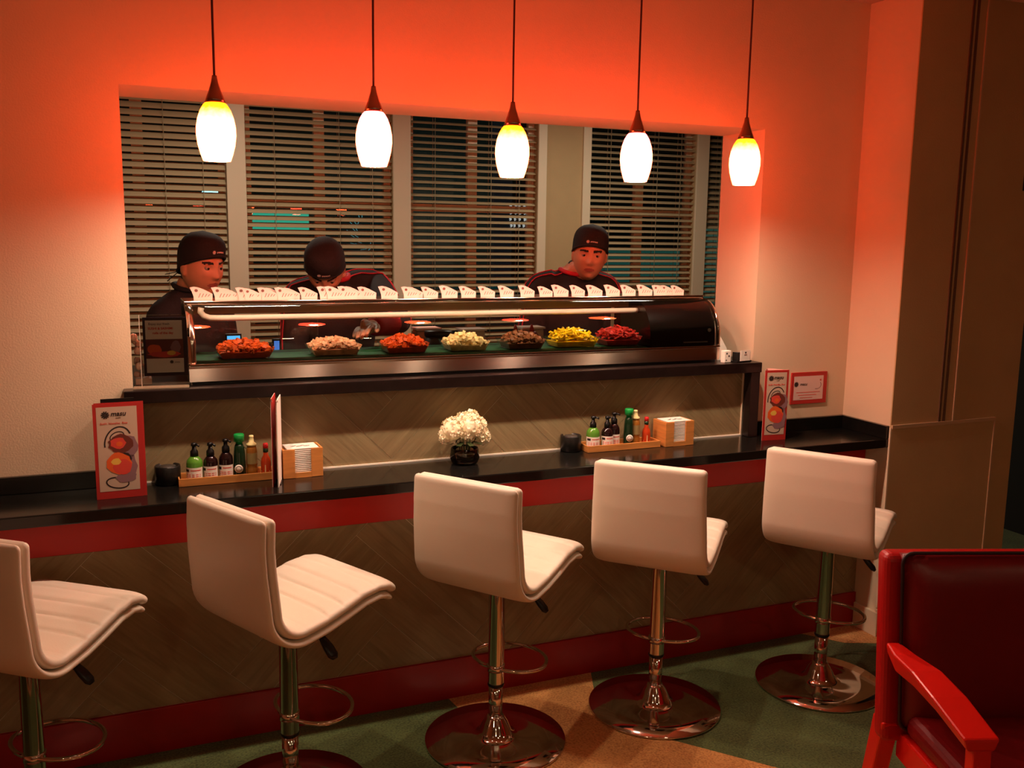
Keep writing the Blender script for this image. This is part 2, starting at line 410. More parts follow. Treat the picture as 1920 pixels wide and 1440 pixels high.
# ---------------------------------------------------------------- window wall
M_KWALL = mat('kitchen_paint', rgb(186, 158, 116), .75, var=.03, bump=.08, bscale=150)
M_WTRIM = mat('window_trim_paint', rgb(226, 208, 180), .5)
wins = [(-3.30, -2.34), (-2.23, -1.276), (-1.163, -.225), (.184, 1.09), (1.187, 1.85)]
wz0, wz1 = .95, 2.60
b = B(); xs = [-4.4]
for a, c in wins: xs += [a, c]
xs.append(3.2)
for i in range(0, len(xs), 2): b.box(xs[i], xs[i+1], WY, WY+.14, wz0, wz1)
b.box(-4.4, 3.2, WY, WY+.14, 0, wz0); b.box(-4.4, 3.2, WY, WY+.14, wz1, CH)
struct(b.build('wall_windows', M_KWALL), 'kitchen wall with the row of windows', 'wall')
n = 1
for (a, c) in [(-3.42, -3.30), (-2.34, -2.23), (-1.276, -1.163), (-.225, -.167), (.128, .184), (1.09, 1.187), (1.85, 1.9)]:
    n2 = n+6; n += 1
    struct(box(a-.004, c+.004, WY-.022, WY, .88, CH-.001).build('trim_%d' % n2, M_WTRIM, bevel=.004), None, 'trim')
for i, (a, c) in enumerate(wins):
    wr = bpy.data.objects.new('window_%d' % (i+1), None); COL.objects.link(wr); wr.location = ((a+c)/2, WY+.09, wz0)
    struct(wr, ['leftmost kitchen window, behind the man looking right', 'second kitchen window from the left, above the bowed man', 'third kitchen window from the left', 'kitchen window behind the man at the right', 'narrow dark window at the far right of the kitchen'][i], 'window')
    hw = (c-a)/2; H = wz1-wz0
    f = B(); f.box(-hw, -hw+.045, -.02, .02, 0, H); f.box(hw-.045, hw, -.02, .02, 0, H); f.box(-hw, hw, -.02, .02, 0, .05); f.box(-hw, hw, -.02, .02, H-.05, H)
    f.build('window_frame', M_WTRIM, wr)
    box(-hw+.045, hw-.045, -.018, .018, .925, .975).build('meeting_rail', M_WTRIM, wr)
    if i < 4: box(-.034, .034, -.030, .014, .05, H-.05).build('glazing_bar', M_WTRIM, wr, loc=(-.03 if i == 0 else 0, 0, 0))
    box(-hw+.03, hw-.03, .002, .006, .04, H-.04).build('pane', M_GLASS, wr)
M_SLAT = mat('beige_blind_slat', rgb(186, 164, 128), .5)
M_CORDB = mat('blind_cord', rgb(170, 150, 118), .7)
tilts = [46, 34, 22, 24, 30]
blabels = ['beige slatted blind on the leftmost kitchen window', 'beige slatted blind behind the bowed man, second window from the left',
           'beige slatted blind on the window between the second and third pendant lamps', 'beige slatted blind behind the man at the right', 'narrow beige blind on the dark window at the far right']
for i, (a, c) in enumerate(wins):
    bl = thing('window_blind', blabels[i], 'blind', ((a+c)/2, WY+.035, 2.58), 0, 'blinds on the kitchen windows')
    hw = (c-a)/2-.006
    box(-hw, hw, -.028, .028, -.045, 0).build('headrail', M_WTRIM, bl)
    t = R(tilts[i]); hd = .025
    prof = [(-hd, 0), (-hd*.4, .0028), (hd*.4, .0028), (hd, 0), (hd, -.0018), (hd*.4, .001), (-hd*.4, .001), (-hd, -.0018)]
    pr = [(y*math.cos(t)-z*math.sin(t), y*math.sin(t)+z*math.cos(t)) for y, z in prof]
    me = B().prism(pr, -hw, hw, axis='x').mesh('slat', M_SLAT)
    k = 0; z = -.075
    while z > -1.60:
        o = bpy.data.objects.new('slat', me); COL.objects.link(o); o.parent = bl; o.location = (0, 0, z); z -= .0435
    box(-hw, hw, -.026, .026, z-.012, z+.004).build('bottom_rail', M_WTRIM, bl)
    for x in (-hw*.62, 0.12, hw*.72):
        cb = B(); cb.tube([(x, -.027, -.05), (x, -.027, z)], .0018, 5); cb.tube([(x, .027, -.05), (x, .027, z)], .0018, 5)
        cb.build('ladder_cord', M_CORDB, bl)

# outside the windows: street at night
struct(box(-14, 20, 3.5, 26, -.35, -.3).build('ground_outside', mat('asphalt', rgb(40, 40, 42), .7)), 'dark street outside the windows', 'street')
shop = thing('shopfront', 'teal lit shopfront across the dark street, seen through the blinds', 'building', (-.4, 10.3, -.3))
box(-3.5, 2.6, 0, 1, 0, 4).build('facade', mat('dark_facade', rgb(34, 30, 28), .8), shop)
box(-.98, -.12, -.05, 0, 2.06, 2.32).build('lit_sign', emit('teal_sign_light', (.02, .32, .20), 1.0), shop)
box(-.10, .02, -.03, 0, 1.9, 2.4).build('sign_divider', M_BLACKPL, shop)
sh2 = thing('shopfront', 'dim teal lit building across the street behind the man at the right', 'building', (4.9, 10.4, -.3))
box(-1.9, 3.0, 0, 1, 0, 4).build('facade', MATS['dark_facade'], sh2)
box(-1.2, .75, -.04, 0, .9, 1.85).build('window', emit('dim_teal_window', (.02, .11, .085), .38), sh2)
box(.95, 1.5, -.04, 0, .7, 2.2).build('window', MATS['dim_teal_window'], sh2)
for nm, (x, y, z), lab in (('street_lamp', (-1.83, 10, 2.295), 'pale blue street lamp seen through the leftmost blind'), ('street_lamp', (-2.15, 10.0, 1.42), 'small pale street lamp low beside the left man')):
    sl = thing(nm, lab, 'street lamp', (x, y, -.3))
    B().tube([(0, 0, 0), (0, 0, z+.3-.06)], .03, 8).build('post', M_BLACKPL, sl)
    B().lathe([(.11, 0), (.10, .02), (.03, .07)], 14, (0, 0, z+.3-.06)).build('lamp_head', emit('pale_blue_lamp', (.35, .8, .8), 2.2), sl)
car = thing('car', 'dark parked car with teal glints on its roof outside the third window', 'car', (1.75, 9.0, -.3))
prof = [(-2.1, .35), (-2.1, .75), (-1.95, .9), (-1.2, .98), (-.7, 1.38), (.6, 1.42), (1.25, 1.02), (2.0, .92), (2.15, .7), (2.15, .35)]
M_CAR = mat('dark_teal_car_paint', rgb(18, 60, 62), .15, .3, coat=1)
B().prism(prof, -.8, .8).build('body', M_CAR, car, bevel=.06, seg=3)
B().prism([(-1.1, 1.0), (-.66, 1.33), (.56, 1.36), (1.1, 1.04)], -.81, .81).build('side_window', mat('dark_car_glass', (.01, .02, .02), .05), car)
for x in (-1.35, 1.4):
    for y in (-.78, .78):
        B().lathe([(.05, -.1), (.30, -.1), (.33, -.06), (.33, .06), (.30, .1), (.05, .1)], 20).build('wheel', M_BLACKPL, car, loc=(x, y, .33), rot=(PI/2, 0, 0))
area('street_light', (1.2, 7.6, 2.9), (R(25), 0, 0), .5, 26, (.3, 1, .9))
# window decals (flat stickers on the glass, the light on them put in as glow)
M_DECAL = emit('street_glow_decal', (.06, .20, .21), .9)
dc = thing('window_decal', 'pale teal round lettered sticker on the second window glass', 'sticker', (-1.45, WY+.088, 1.735))
b = B()
for k in range(15):
    a0 = R(100+k*13); r0 = .11+.012*math.sin(k*2.3)
    p0 = Vector((math.cos(a0)*r0, 0, math.sin(a0)*r0*1.1)); p1 = Vector((math.cos(a0+.7)*.05, 0, math.sin(a0+.5)*.10))
    b.tube([p0, (p0+p1)/2+Vector((.012, 0, -.008)), p1], .010, 5, flat=.1)
b.build('sticker_shape', M_DECAL, dc)
d2 = thing('window_decal', 'white lettered sticker at the right edge of the third window glass', 'sticker', (-.33, WY+.088, 1.86))
b = B()
for r_ in range(4):
    for k in range(4):
        x = -.06+k*.035+random.uniform(-.006, .006); z = .07-r_*.045
        b.obox((x, 0, z), (.008, 0, .004), (0, .0005, 0), (-.003, 0, .014))
b.build('sticker_letters', emit('white_glow_decal', (.6, .65, .62), .55), d2)

# ---------------------------------------------------------------- pendant lamps
def shade_mat(name, side, top):
    m = bpy.data.materials.new(name); m.use_nodes = True; nt = m.node_tree; b = nt.nodes['Principled BSDF']
    tc = nt.nodes.new('ShaderNodeTexCoord'); sx = nt.nodes.new('ShaderNodeSeparateXYZ'); rp = nt.nodes.new('ShaderNodeValToRGB')
    nn = nt.nodes.new('ShaderNodeTexNoise'); nn.inputs['Scale'].default_value = 60
    mr = nt.nodes.new('ShaderNodeMapRange'); mr.inputs['From Min'].default_value = .135; mr.inputs['From Max'].default_value = .165
    ad = nt.nodes.new('ShaderNodeMath'); ad.operation = 'MULTIPLY_ADD'; ad.inputs[1].default_value = .03
    nt.links.new(tc.outputs['Object'], sx.inputs[0]); nt.links.new(tc.outputs['Object'], nn.inputs['Vector'])
    nt.links.new(nn.outputs['Fac'], ad.inputs[0]); nt.links.new(sx.outputs['Z'], ad.inputs[2]); nt.links.new(ad.outputs[0], mr.inputs[0])
    rp.color_ramp.elements[0].color = (*side, 1); rp.color_ramp.elements[1].color = (*top, 1)
    nt.links.new(mr.outputs[0], rp.inputs[0]); nt.links.new(rp.outputs[0], b.inputs['Emission Color'])
    b.inputs['Base Color'].default_value = (.5, .3, .2, 1); b.inputs['Emission Strength'].default_value = SHADE
    return m
SHADE = 51.0
M_BULB = emit('bulb_filament_glow', (1, .80, .55), 160)
M_SORANGE = shade_mat('orange_glass_shade', (1, .078, .020), (.30, .028, .0003))
M_SPINK = shade_mat('pink_glass_shade', (1, .048, .020), (.8, .04, .04))
PEND = [(-2.712, 1.911, 'leftmost', 0), (-2.245, 1.915, 'second from left', 1), (-1.782, 1.899, 'middle', 0), (-1.316, 1.901, 'fourth from left', 1), (-.862, 1.905, 'rightmost', 0)]
M_CORD = mat('dark_red_cord', rgb(70, 22, 22), .6)
M_CAP = mat('bronze_cap', (.38, .20, .14), .25, 1)
for (x, z, wh, kind) in PEND:
    cn = 'glowing orange' if kind == 0 else 'glowing pink-edged'
    col = ['%s glass pendant lamp, %s of the five over the bar' % (cn, wh)][0]
    pd = thing('pendant_lamp', col, 'pendant lamp', (x, -.07, z), 0, 'pendant lamps over the bar')
    op = [(.039, 0), (.046, .02), (.0525, .045), (.056, .072), (.0555, .095), (.051, .120), (.043, .143), (.034, .158), (.029, .163)]
    ip = [(r-.003, zz) for r, zz in op][::-1]
    B().lathe(op+ip+[op[0]], 32, cap=False).build('glass_shade', M_SPINK if kind else M_SORANGE, pd)
    B().lathe([(.0, .163), (.030, .163), (.026, .176), (.018, .196), (.010, .222), (.007, .240), (0, .240)], 20).build('cap', M_CAP, pd)
    B().tube([(0, 0, .238), (0, 0, .40), (.001, 0, .6), (0, 0, CH-z-.02)], .0034, 8).build('cord', M_CORD, pd)
    B().lathe([(0, CH-z), (.06, CH-z), (.058, CH-z-.018), (.0, CH-z-.024)], 24).build('canopy', M_CAP, pd)
    B().lathe([(.0, .162), (.016, .160), (.016, .11), (0, .11)], 12).build('socket', M_BLACKPL, pd)
    l = bpy.data.lights.new('bulb_light', 'POINT'); l.energy = 18.5; l.color = (1, .91, .68) if not kind else (1, .88, .70); l.shadow_soft_size = .016
    lo = bpy.data.objects.new('bulb_light', l); COL.objects.link(lo); lo.parent = pd; lo.location = (0, 0, .022)
    B().lathe([(0, .112), (.012, .110), (.013, .095), (.020, .075), (.0225, .058), (.019, .044), (.010, .037), (0, .035)], 18).build('bulb', M_BULB, pd)

# ---------------------------------------------------------------- bar stools
def pad_mesh(name, path, hw, th, m, off, crease=None, ex=4.0, edge=.018):
    """padded strip swept along path [(y,z)], half width function hw(s), thickness th(s)"""
    pts = [Vector((0, y, z)) for y, z in path]
    # resample
    d = [0]
    for i in range(1, len(pts)): d.append(d[-1]+(pts[i]-pts[i-1]).length)
    tot = d[-1]; N = 170; S = []
    for k in range(N+1):
        s = tot*k/N; i = 1
        while i < len(d)-1 and d[i] < s: i += 1
        t = (s-d[i-1])/(d[i]-d[i-1]); S.append(pts[i-1].lerp(pts[i], t))
    bb = B(); vs = []; nr = 28
    for k, p in enumerate(S):
        t = (S[min(k+1, N)]-S[max(k-1, 0)]).normalized(); nrm = Vector((0, t.z, -t.y))  # points to the sitter's side
        s = k/N; e = min(s, 1-s)*tot
        endf = math.sqrt(max(0, 1-(1-min(e/edge, 1))**2))
        cr = min(e/.016, 1); wf = hw(s)-.014*(1-math.sqrt(max(0, 1-(1-cr)**2)))
        h = th/2*max(endf, .04); c = p+nrm*off
        for a in range(nr):
            an = 2*PI*a/nr; ca, sa = math.cos(an), math.sin(an)
            x = wf*math.copysign(abs(ca)**(2/9), ca); q = h*math.copysign(abs(sa)**(2/2.6), sa)
            if crease and q > 0: q -= crease(s*tot, x/wf)*(1-abs(x/wf)**6)
            vs.append(c+Vector((x, 0, 0))+nrm*q)
    fs = []
    for k in range(N):
        for a in range(nr): a2 = (a+1) % nr; fs.append((k*nr+a, k*nr+a2, (k+1)*nr+a2, (k+1)*nr+a))
    fs += [tuple(range(nr))[::-1], tuple(N*nr+a for a in range(nr))]
    return bb.add(vs, fs, 0, True)
def arc(c, r, a0, a1, n): return [(c[0]+r*math.cos(R(a0+(a1-a0)*i/n)), c[1]+r*math.sin(R(a0+(a1-a0)*i/n))) for i in range(n+1)]
# side profile, seat front at +y: front edge -> crook -> top of back
SP = [(.262, .628), (.235, .646), (.20, .652), (.14, .646), (.07, .626), (.0, .608), (-.05, .600)] + arc((-.080, .684), .088, 285, 190, 10)[0:] + [(-.172, .73), (-.178, .80), (-.180, .87), (-.176, .952)]
def hwf(s): return .194+.008*math.sin(PI*min(1, s*1.15)) - .004*max(0, s-.7)
def crease(s, x):
    v = 0
    for c in (.075, .135, .195, .255):
        v += .007*math.exp(-((s-c-.012*x*x)/.0045)**2)
    return v
def make_stool(label):
    st = thing('bar_stool', label, 'bar stool', (0, 0, 0), 0, 'white bar stools along the counter')
    pad_mesh('outer_shell', SP, hwf, .026, None, -.020).build('outer_shell', M_VINYL, st)
    cu = pad_mesh('cushion', [(y, z) for y, z in SP], lambda s: hwf(s)-.002, .036, None, .008, crease).build('cushion', M_VINYL, st)
    B().box(-.09, .09, -.09, .10, .574, .584).build('seat_plate', M_BLACKPL, st)
    B().lathe([(.027, .205), (.0275, .21), (.0275, .56), (.034, .565), (.034, .574)], 28).build('column', M_CHROME, st)
    B().lathe([(.0245, .07), (.0245, .207)], 28).build('lower_column', M_CHROME, st)
    B().lathe([(.0275, .198), (.0285, .201), (.0285, .206), (.0275, .208)], 28, cap=False).build('collar', M_BLACKPL, st)
    B().lathe([(.0, .0), (.238, .0), (.242, .004), (.240, .009), (.15, .013), (.080, .018), (.064, .026), (.055, .040), (.048, .056), (.040, .070), (.032, .082), (.0265, .092), (.0, .092)], 64).build('base', M_CHROME, st)
    pts = []
    for k in range(40):
        a = 2*PI*k/40; pts.append((.135*math.sin(a), .082+.118*math.cos(a)*(1 if math.cos(a) > 0 else .80), .262))
    fr = B().tube(pts, .0065, 10, closed=True); fr.tube([(0, -.02, .262), (0, .03, .262)], .009, 8)
    fr.build('footrest', M_CHROME, st)
    B().lathe([(.0277, .250), (.030, .251), (.030, .273), (.0277, .274)], 24, cap=False).build('footrest_clamp', M_CHROME, st)
    lv = B().tube([(.02, .02, .562), (.08, .03, .552), (.125, .036, .530)], .005, 8).build('lever', M_CHROME, st)
    h = B(); h.tube([(.112, .035, .542), (.124, .038, .528), (.142, .042, .508), (.160, .045, .488), (.168, .046, .480)], [.009, .014, .019, .019, .010], 12, flat=.55)
    h.build('lever_handle', M_BLACKPL, lv)
    return st
STOOLS = [(-3.27, -.25, 39, 'white bar stool cut off by the left edge of the view'),
          (-2.575, -.275, 64, 'white bar stool in front of the left bottle tray, its quilted seat in full view'),
          (-1.872, -.205, 54, 'white bar stool in front of the flower vase, third from the left'),
          (-1.240, -.203, 46, 'white bar stool on the edge of the tan carpet patch, its back toward the view'),
          (-.540, -.275, 56, 'rightmost white bar stool, beside the red armchair')]
proto = make_stool(STOOLS[0][3])
for i, (x, y, hd, lab) in enumerate(STOOLS):
    s = proto if i == 0 else dup(proto, label=lab)
    s.location = (x, y, .0016 if i in (2, 3) else 0); s.rotation_euler = (0, 0, -R(hd))
bpy.context.view_layer.update()

# ---------------------------------------------------------------- red armchair
M_REDVINYL = mat('red_upholstery', rgb(108, 5, 10), .38, var=.05, vscale=5, bump=.05, bscale=120)
M_REDWOOD = mat('red_lacquered_wood', rgb(205, 24, 14), .32, var=.05)
M_PIPE = mat('dark_piping', rgb(36, 8, 10), .5)
ac = thing('armchair', 'red upholstered armchair with dark piping and red lacquered arms', 'armchair', (-.775, -1.32, 0), R(-20.0))
# local: +x to the chair back's right in the picture, -y forward (toward the view)
b = B(); hw = .34
prf = [(.155, .30), (.095, .30), (.150, .84), (.215, .84)]
b.prism([(y, z) for y, z in prf], -hw, hw, axis='x')
b.build('back_frame', mat('red_frame_upholstery', rgb(165, 12, 14), .4), ac, bevel=.022, seg=4)
cb = B()
def quilt(w, h, d, n=18):
    vs = []; fs = []
    for i in range(n+1):
        for j in range(n+1):
            u = -1+2*i/n; v = -1+2*j/n
            dd = d*(1-abs(u)**8)*(1-abs(v)**8)
            vs.append((u*w, -dd, v*h))
    for i in range(n):
        for j in range(n): fs.append((i*(n+1)+j, (i+1)*(n+1)+j, (i+1)*(n+1)+j+1, i*(n+1)+j+1))
    o = len(vs); vs += [(-w, .03, -h), (w, .03, -h), (w, .03, h), (-w, .03, h)]
    fs.append((o, o+1, o+2, o+3)); 
    e = [[i*(n+1) for i in range(n+1)], [n*(n+1)+j for j in range(n+1)], [i*(n+1)+n for i in range(n, -1, -1)], [j for j in range(n, -1, -1)]]
    for k in range(4):
        fs.append(tuple(e[k][::-1])+(o+k, o+(k+1) % 4))
    return vs, fs
vs, fs = quilt(.295, .245, .045); cb.add(vs, fs, 0, True)
bc = cb.build('back_cushion', M_REDVINYL, ac, loc=(0, .108, .600), rot=(R(-7), 0, 0))
def rrect(w, h, r, n=5):
    out = []
    for cx, cz, a0 in ((w-r, h-r, 0), (-w+r, h-r, 90), (-w+r, -h+r, 180), (w-r, -h+r, 270)):
        for k in range(n+1): a = R(a0+90*k/n); out.append((cx+r*math.cos(a), 0, cz+r*math.sin(a)))
    return out
B().tube(rrect(.300, .250, .03), .005, 8, closed=True).build('piping', M_PIPE, bc, loc=(0, -.004, 0))
b = B(); b.box(-.280, .280, -.40, .10, .33, .400); b.build('seat_cushion', M_REDVINYL, ac, bevel=.03, seg=4)
b = B(); b.box(-.284, .284, -.38, .12, .25, .329); b.build('seat_frame', M_REDWOOD, ac, bevel=.006)
for sx in (-1, 1):
    x0, x1 = sorted((sx*.286, sx*.336))
    # rear post / leg, front leg and arm, all lacquered wood
    B().prism([(.19, 0), (.25, 0), (.165, .36), (.098, .36)], x0, x1, axis='x').build('leg', M_REDWOOD, ac, bevel=.006)
    B().prism([(-.38, 0), (-.34, 0), (-.31, .540), (-.35, .540)], x0+.003, x1-.003, axis='x').build('leg', M_REDWOOD, ac, bevel=.005)
    a = B(); xc = sx*.318
    secs = [(.115, .596, .020, .030), (.04, .594, .032, .050), (-.08, .604, .042, .045), (-.20, .594, .046, .036), (-.355, .568, .044, .032)]
    vs = []; fs = []
    for (y, z, w_, t_) in secs: vs += [(xc-w_, y, z), (xc+w_, y, z), (xc+w_*.75, y, z-t_), (xc-w_*.75, y, z-t_)]
    for k in range(len(secs)-1):
        for q in range(4): q2 = (q+1) % 4; fs.append((k*4+q, k*4+q2, (k+1)*4+q2, (k+1)*4+q))
    fs += [(0, 1, 2, 3)[::-1], tuple(4*(len(secs)-1)+q for q in range(4))]
    a.add(vs, fs); a.build('armrest', M_REDWOOD, ac, bevel=.006)

# ---------------------------------------------------------------- sushi case
CX0, CX1 = -2.79, -.688
case = thing('sushi_display_case', 'curved glass refrigerated sushi case with stainless base on the black shelf', 'display case', (0, 0, 1.2001))
YF, YB = .275, .60
def brushed():
    m = bpy.data.materials.new('brushed_case_steel'); m.use_nodes = True; nt = m.node_tree; b = nt.nodes['Principled BSDF']
    b.inputs['Base Color'].default_value = (.56, .45, .36, 1); b.inputs['Metallic'].default_value = 1; b.inputs['Roughness'].default_value = .26; b.inputs['Anisotropic'].default_value = 1
    t = nt.nodes.new('ShaderNodeTangent'); t.direction_type = 'UV_MAP'; t.uv_map = 'UVMap'; nt.links.new(t.outputs[0], b.inputs['Tangent']); return m
M_BRUSH = brushed()
b = B(); b.box(CX0, CX1, YF, YB, .012, .068); o = b.build('base', M_BRUSH, case)
ul = o.data.uv_layers.new(name='UVMap')
for lp in o.data.loops: v = o.data.vertices[lp.vertex_index].co; ul.data[lp.index].uv = (v.z, v.x+.3*v.y)
b = B(); b.box(CX0+.01, CX1-.01, YF+.015, YB-.01, 0, .012); b.build('base_plinth', M_BLACKPL, case)
b = B(); b.box(CX0, CX1, YF-.004, YF+.010, .062, .072); b.build('sill_strip', M_STEELB, case, bevel=.002)
# interior floor and green leaf paper
b = B(); b.box(CX0+.02, -1.03, YF+.012, YB-.012, .068, .074); b.build('floor_tray', mat('green_leaf_paper', rgb(24, 78, 44), .5, var=.35, vscale=40), case)
GP = [(YF+.002, .072), (YF+.003, .12), (YF+.010, .16), (YF+.028, .198), (YF+.058, .232), (YF+.095, .252), (YF+.14, .262)]
def sweep(prof, x0, x1, th, mi=0):
    outer = prof; inner = []
    for i, (y, z) in enumerate(prof):
        a = prof[max(i-1, 0)]; c = prof[min(i+1, len(prof)-1)]; dy, dz = c[0]-a[0], c[1]-a[1]; l = math.hypot(dy, dz)
        inner.append((y+dz/l*th, z-dy/l*th))
    bb = B(); n = len(prof); vs = []
    for x in (x0, x1): vs += [(x, y, z) for y, z in outer] + [(x, y, z) for y, z in inner]
    fs = []; m_ = 2*n
    for i in range(n-1):
        fs += [(i, i+1, m_+i+1, m_+i), (n+i, m_+n+i, m_+n+i+1, n+i+1)]
        fs += [(i, n+i, n+i+1, i+1), (m_+i, m_+i+1, m_+n+i+1, m_+n+i)]
    fs += [(0, m_, m_+n, n), (n-1, 2*n-1, m_+2*n-1, m_+n-1)]
    bb.add(vs, fs, mi, True); return bb
gl = B(); N = len(GP)
vs = [(CX0+.022, y, z) for y, z in GP]+[(CX1-.004, y, z) for y, z in GP]
gl.add(vs, [(i, i+1, N+i+1, N+i) for i in range(N-1)], 0, True)
def smooth_curve(P, n=6):
    out = []
    for i in range(len(P)-1):
        p0, p1, p2, p3 = P[max(i-1, 0)], P[i], P[i+1], P[min(i+2, len(P)-1)]
        for k in range(n):
            t = k/n
            out.append(tuple(.5*((2*p1[j])+(-p0[j]+p2[j])*t+(2*p0[j]-5*p1[j]+4*p2[j]-p3[j])*t*t+(-p0[j]+3*p1[j]-3*p2[j]+p3[j])*t**3) for j in range(2)))
    out.append(P[-1]); return out
GS = smooth_curve(GP)
gl = B(); N = len(GS)
gl.add([(CX0+.022, y, z) for y, z in GS]+[(CX1-.004, y, z) for y, z in GS], [(i, i+1, N+i+1, N+i) for i in range(N-1)], 0, True)
M_CASEGLASS = thin_glass('curved_glass', (.90, .91, .89), 1.55)
gl.build('curved_glass', M_CASEGLASS, case)
# steel edge bands at both ends
for (xa, xb, nm) in ((CX0, CX0+.024, 'end_frame'), (CX1-.010, CX1+.002, 'end_frame')):
    sweep(GS, xa, xb, .016).build(nm, M_STEELB, case)
# end glass panels
for x in (CX0+.006,):
    poly = [(y+.014, z-.002) for y, z in GS]+[(YB-.02, .262), (YB-.02, .07)]
    B().prism(poly, x, x+.003, axis='x').build('end_glass', M_CASEGLASS, case)
# top board and rails
b = B(); b.box(CX0, CX1, YF+.135, YB, .262, .272); b.build('top_board', M_STEELB, case, bevel=.002)
b = B(); b.tube([(CX0+.01, YF+.142, .262), (CX1-.01, YF+.142, .262)], .007, 10); b.build('front_rail', M_STEELB, case)
b = B(); b.box(CX0+.03, -1.0, YF+.20, YF+.212, .222, .260); b.build('inner_rail', mat('beige_rail', rgb(150, 128, 100), .5), case)
pts = [(CX0+.055, YF+.13, .250), (CX0+.052, YF+.13, .236), (CX0+.062, YF+.13, .222), (CX0+.082, YF+.13, .2145), (CX0+.12, YF+.13, .213), (-1.6, YF+.13, .213), (-1.01, YF+.13, .213)]
B().tube(pts, .0105, 12).build('coolant_tube', mat('frosted_white_tube', rgb(240, 226, 200), .45), case)
# dark compressor housing at the right end
pr = [(y+.012, z-.004) for y, z in GS]+[(YB-.01, .258), (YB-.01, .070), (YF+.016, .070)]
hsg = B().prism(pr, -1.015, CX1-.016, axis='x').build('compressor_housing', mat('black_gloss_housing', rgb(16, 11, 9), .22), case)
B().box(-.86, -.745, YF+.006, YF+.0125, .085, .090).build('nameplate', mat('grey_plate', rgb(120, 112, 100), .4), hsg)
B().lathe([(0, 0), (.008, 0), (.008, .003), (0, .003)], 14).build('thermometer', mat('grey_dial', rgb(190, 185, 170), .4), hsg, loc=(-.735, YF+.0135, .135), rot=(PI/2, 0, 0))
# rear sliding glass
b = B(); b.box(CX0+.02, -2.3, YB-.012, YB-.009, .074, .262); b.build('rear_glass', M_GLASS, case)
b = B(); b.box(CX0, CX0+.022, YB-.03, YB, .068, .262); b.build('rear_post', M_STEELB, case)
box(-1.03, -1.015, YB-.03, YB, .068, .262).build('rear_post', M_STEELB, case)

# food tubs in the case
M_TUB = thin_glass('clear_plastic_tub', (.88, .87, .83), 1.45, .05)
def food_mat(nm, c, c2):
    m = mat(nm, c, .55, var=.3, vscale=55); return m
FOOD = [(-2.60, .198, 'orange shredded crab sticks', rgb(205, 84, 26), 'chunk', 'leftmost tub of orange seafood pieces in the sushi case'),
        (-2.285, .186, 'pale', rgb(232, 176, 130), 'chunk', 'tub of pale pinkish seafood pieces between the two orange tubs'),
        (-2.022, .170, 'orange', rgb(205, 80, 22), 'chunk', 'second tub of orange seafood pieces, left of the pale yellow one'),
        (-1.78, .168, 'cream', rgb(246, 216, 150), 'chunk', 'tub of creamy white chopped pieces in the middle of the case'),
        (-1.545, .165, 'brown', rgb(128, 84, 50), 'chunk', 'tub of brown chopped pieces left of the yellow one'),
        (-1.325, .200, 'yellow', rgb(250, 205, 20), 'strip', 'tub heaped with bright yellow strips'),
        (-1.115, .170, 'red', rgb(176, 44, 32), 'strip', 'tub heaped with red strips beside the black housing')]
for (x, wd, nm, c, kind, lab) in FOOD:
    y0 = YF+.115; fr = thing('food_tub', lab, 'food', (x, y0, 1.2742), 0, 'tubs of food in the sushi case')
    hw, hd_, hh = wd/2, .062, .040
    bb = B(); lo, hi = .80, 1.0
    bot = [(-hw*lo, -hd_*lo, .001), (hw*lo, -hd_*lo, .001), (hw*lo, hd_*lo, .001), (-hw*lo, hd_*lo, .001)]
    top = [(-hw, -hd_, hh), (hw, -hd_, hh), (hw, hd_, hh), (-hw, hd_, hh)]
    bb.add(bot+top, [(0, 3, 2, 1), (0, 1, 5, 4), (1, 2, 6, 5), (2, 3, 7, 6), (3, 0, 4, 7)])
    bb.build('tub', M_TUB, fr)
    m = mat('food_'+str(len(MATS)), c, .5, var=.28, vscale=60)
    f = B()
    core = [(-hw*.76, -hd_*.76, .004), (hw*.76, -hd_*.76, .004), (hw*.76, hd_*.76, .004), (-hw*.76, hd_*.76, .004), (-hw*.86, -hd_*.86, .024), (hw*.86, -hd_*.86, .024), (hw*.86, hd_*.86, .024), (-hw*.86, hd_*.86, .024)]
    f.add(core, [(0, 3, 2, 1), (4, 5, 6, 7), (0, 1, 5, 4), (1, 2, 6, 5), (2, 3, 7, 6), (3, 0, 4, 7)])
    for k in range(230 if kind == 'chunk' else 190):
        u, v = random.uniform(-1, 1), random.uniform(-1, 1)
        zz = .026+random.uniform(0, .042)*(1-.6*u*u)*(1-.4*v*v)+(.008 if kind == 'strip' else 0)
        p = Vector((u*hw*.84, v*hd_*.84, zz))
        rot = Euler((random.uniform(-.5, .5), random.uniform(-.5, .5), random.uniform(0, PI))).to_matrix()
        if kind == 'chunk': sc_ = (random.uniform(.006, .010), random.uniform(.004, .007), random.uniform(.004, .006))
        else: sc_ = (random.uniform(.016, .026), .0032, .0028)
        if kind == 'strip' and abs(u) > .75: p.x *= .8
        f.obox(p, rot @ Vector((sc_[0], 0, 0)), rot @ Vector((0, sc_[1], 0)), rot @ Vector((0, 0, sc_[2])))
    stuff(f.build('food', m, fr))

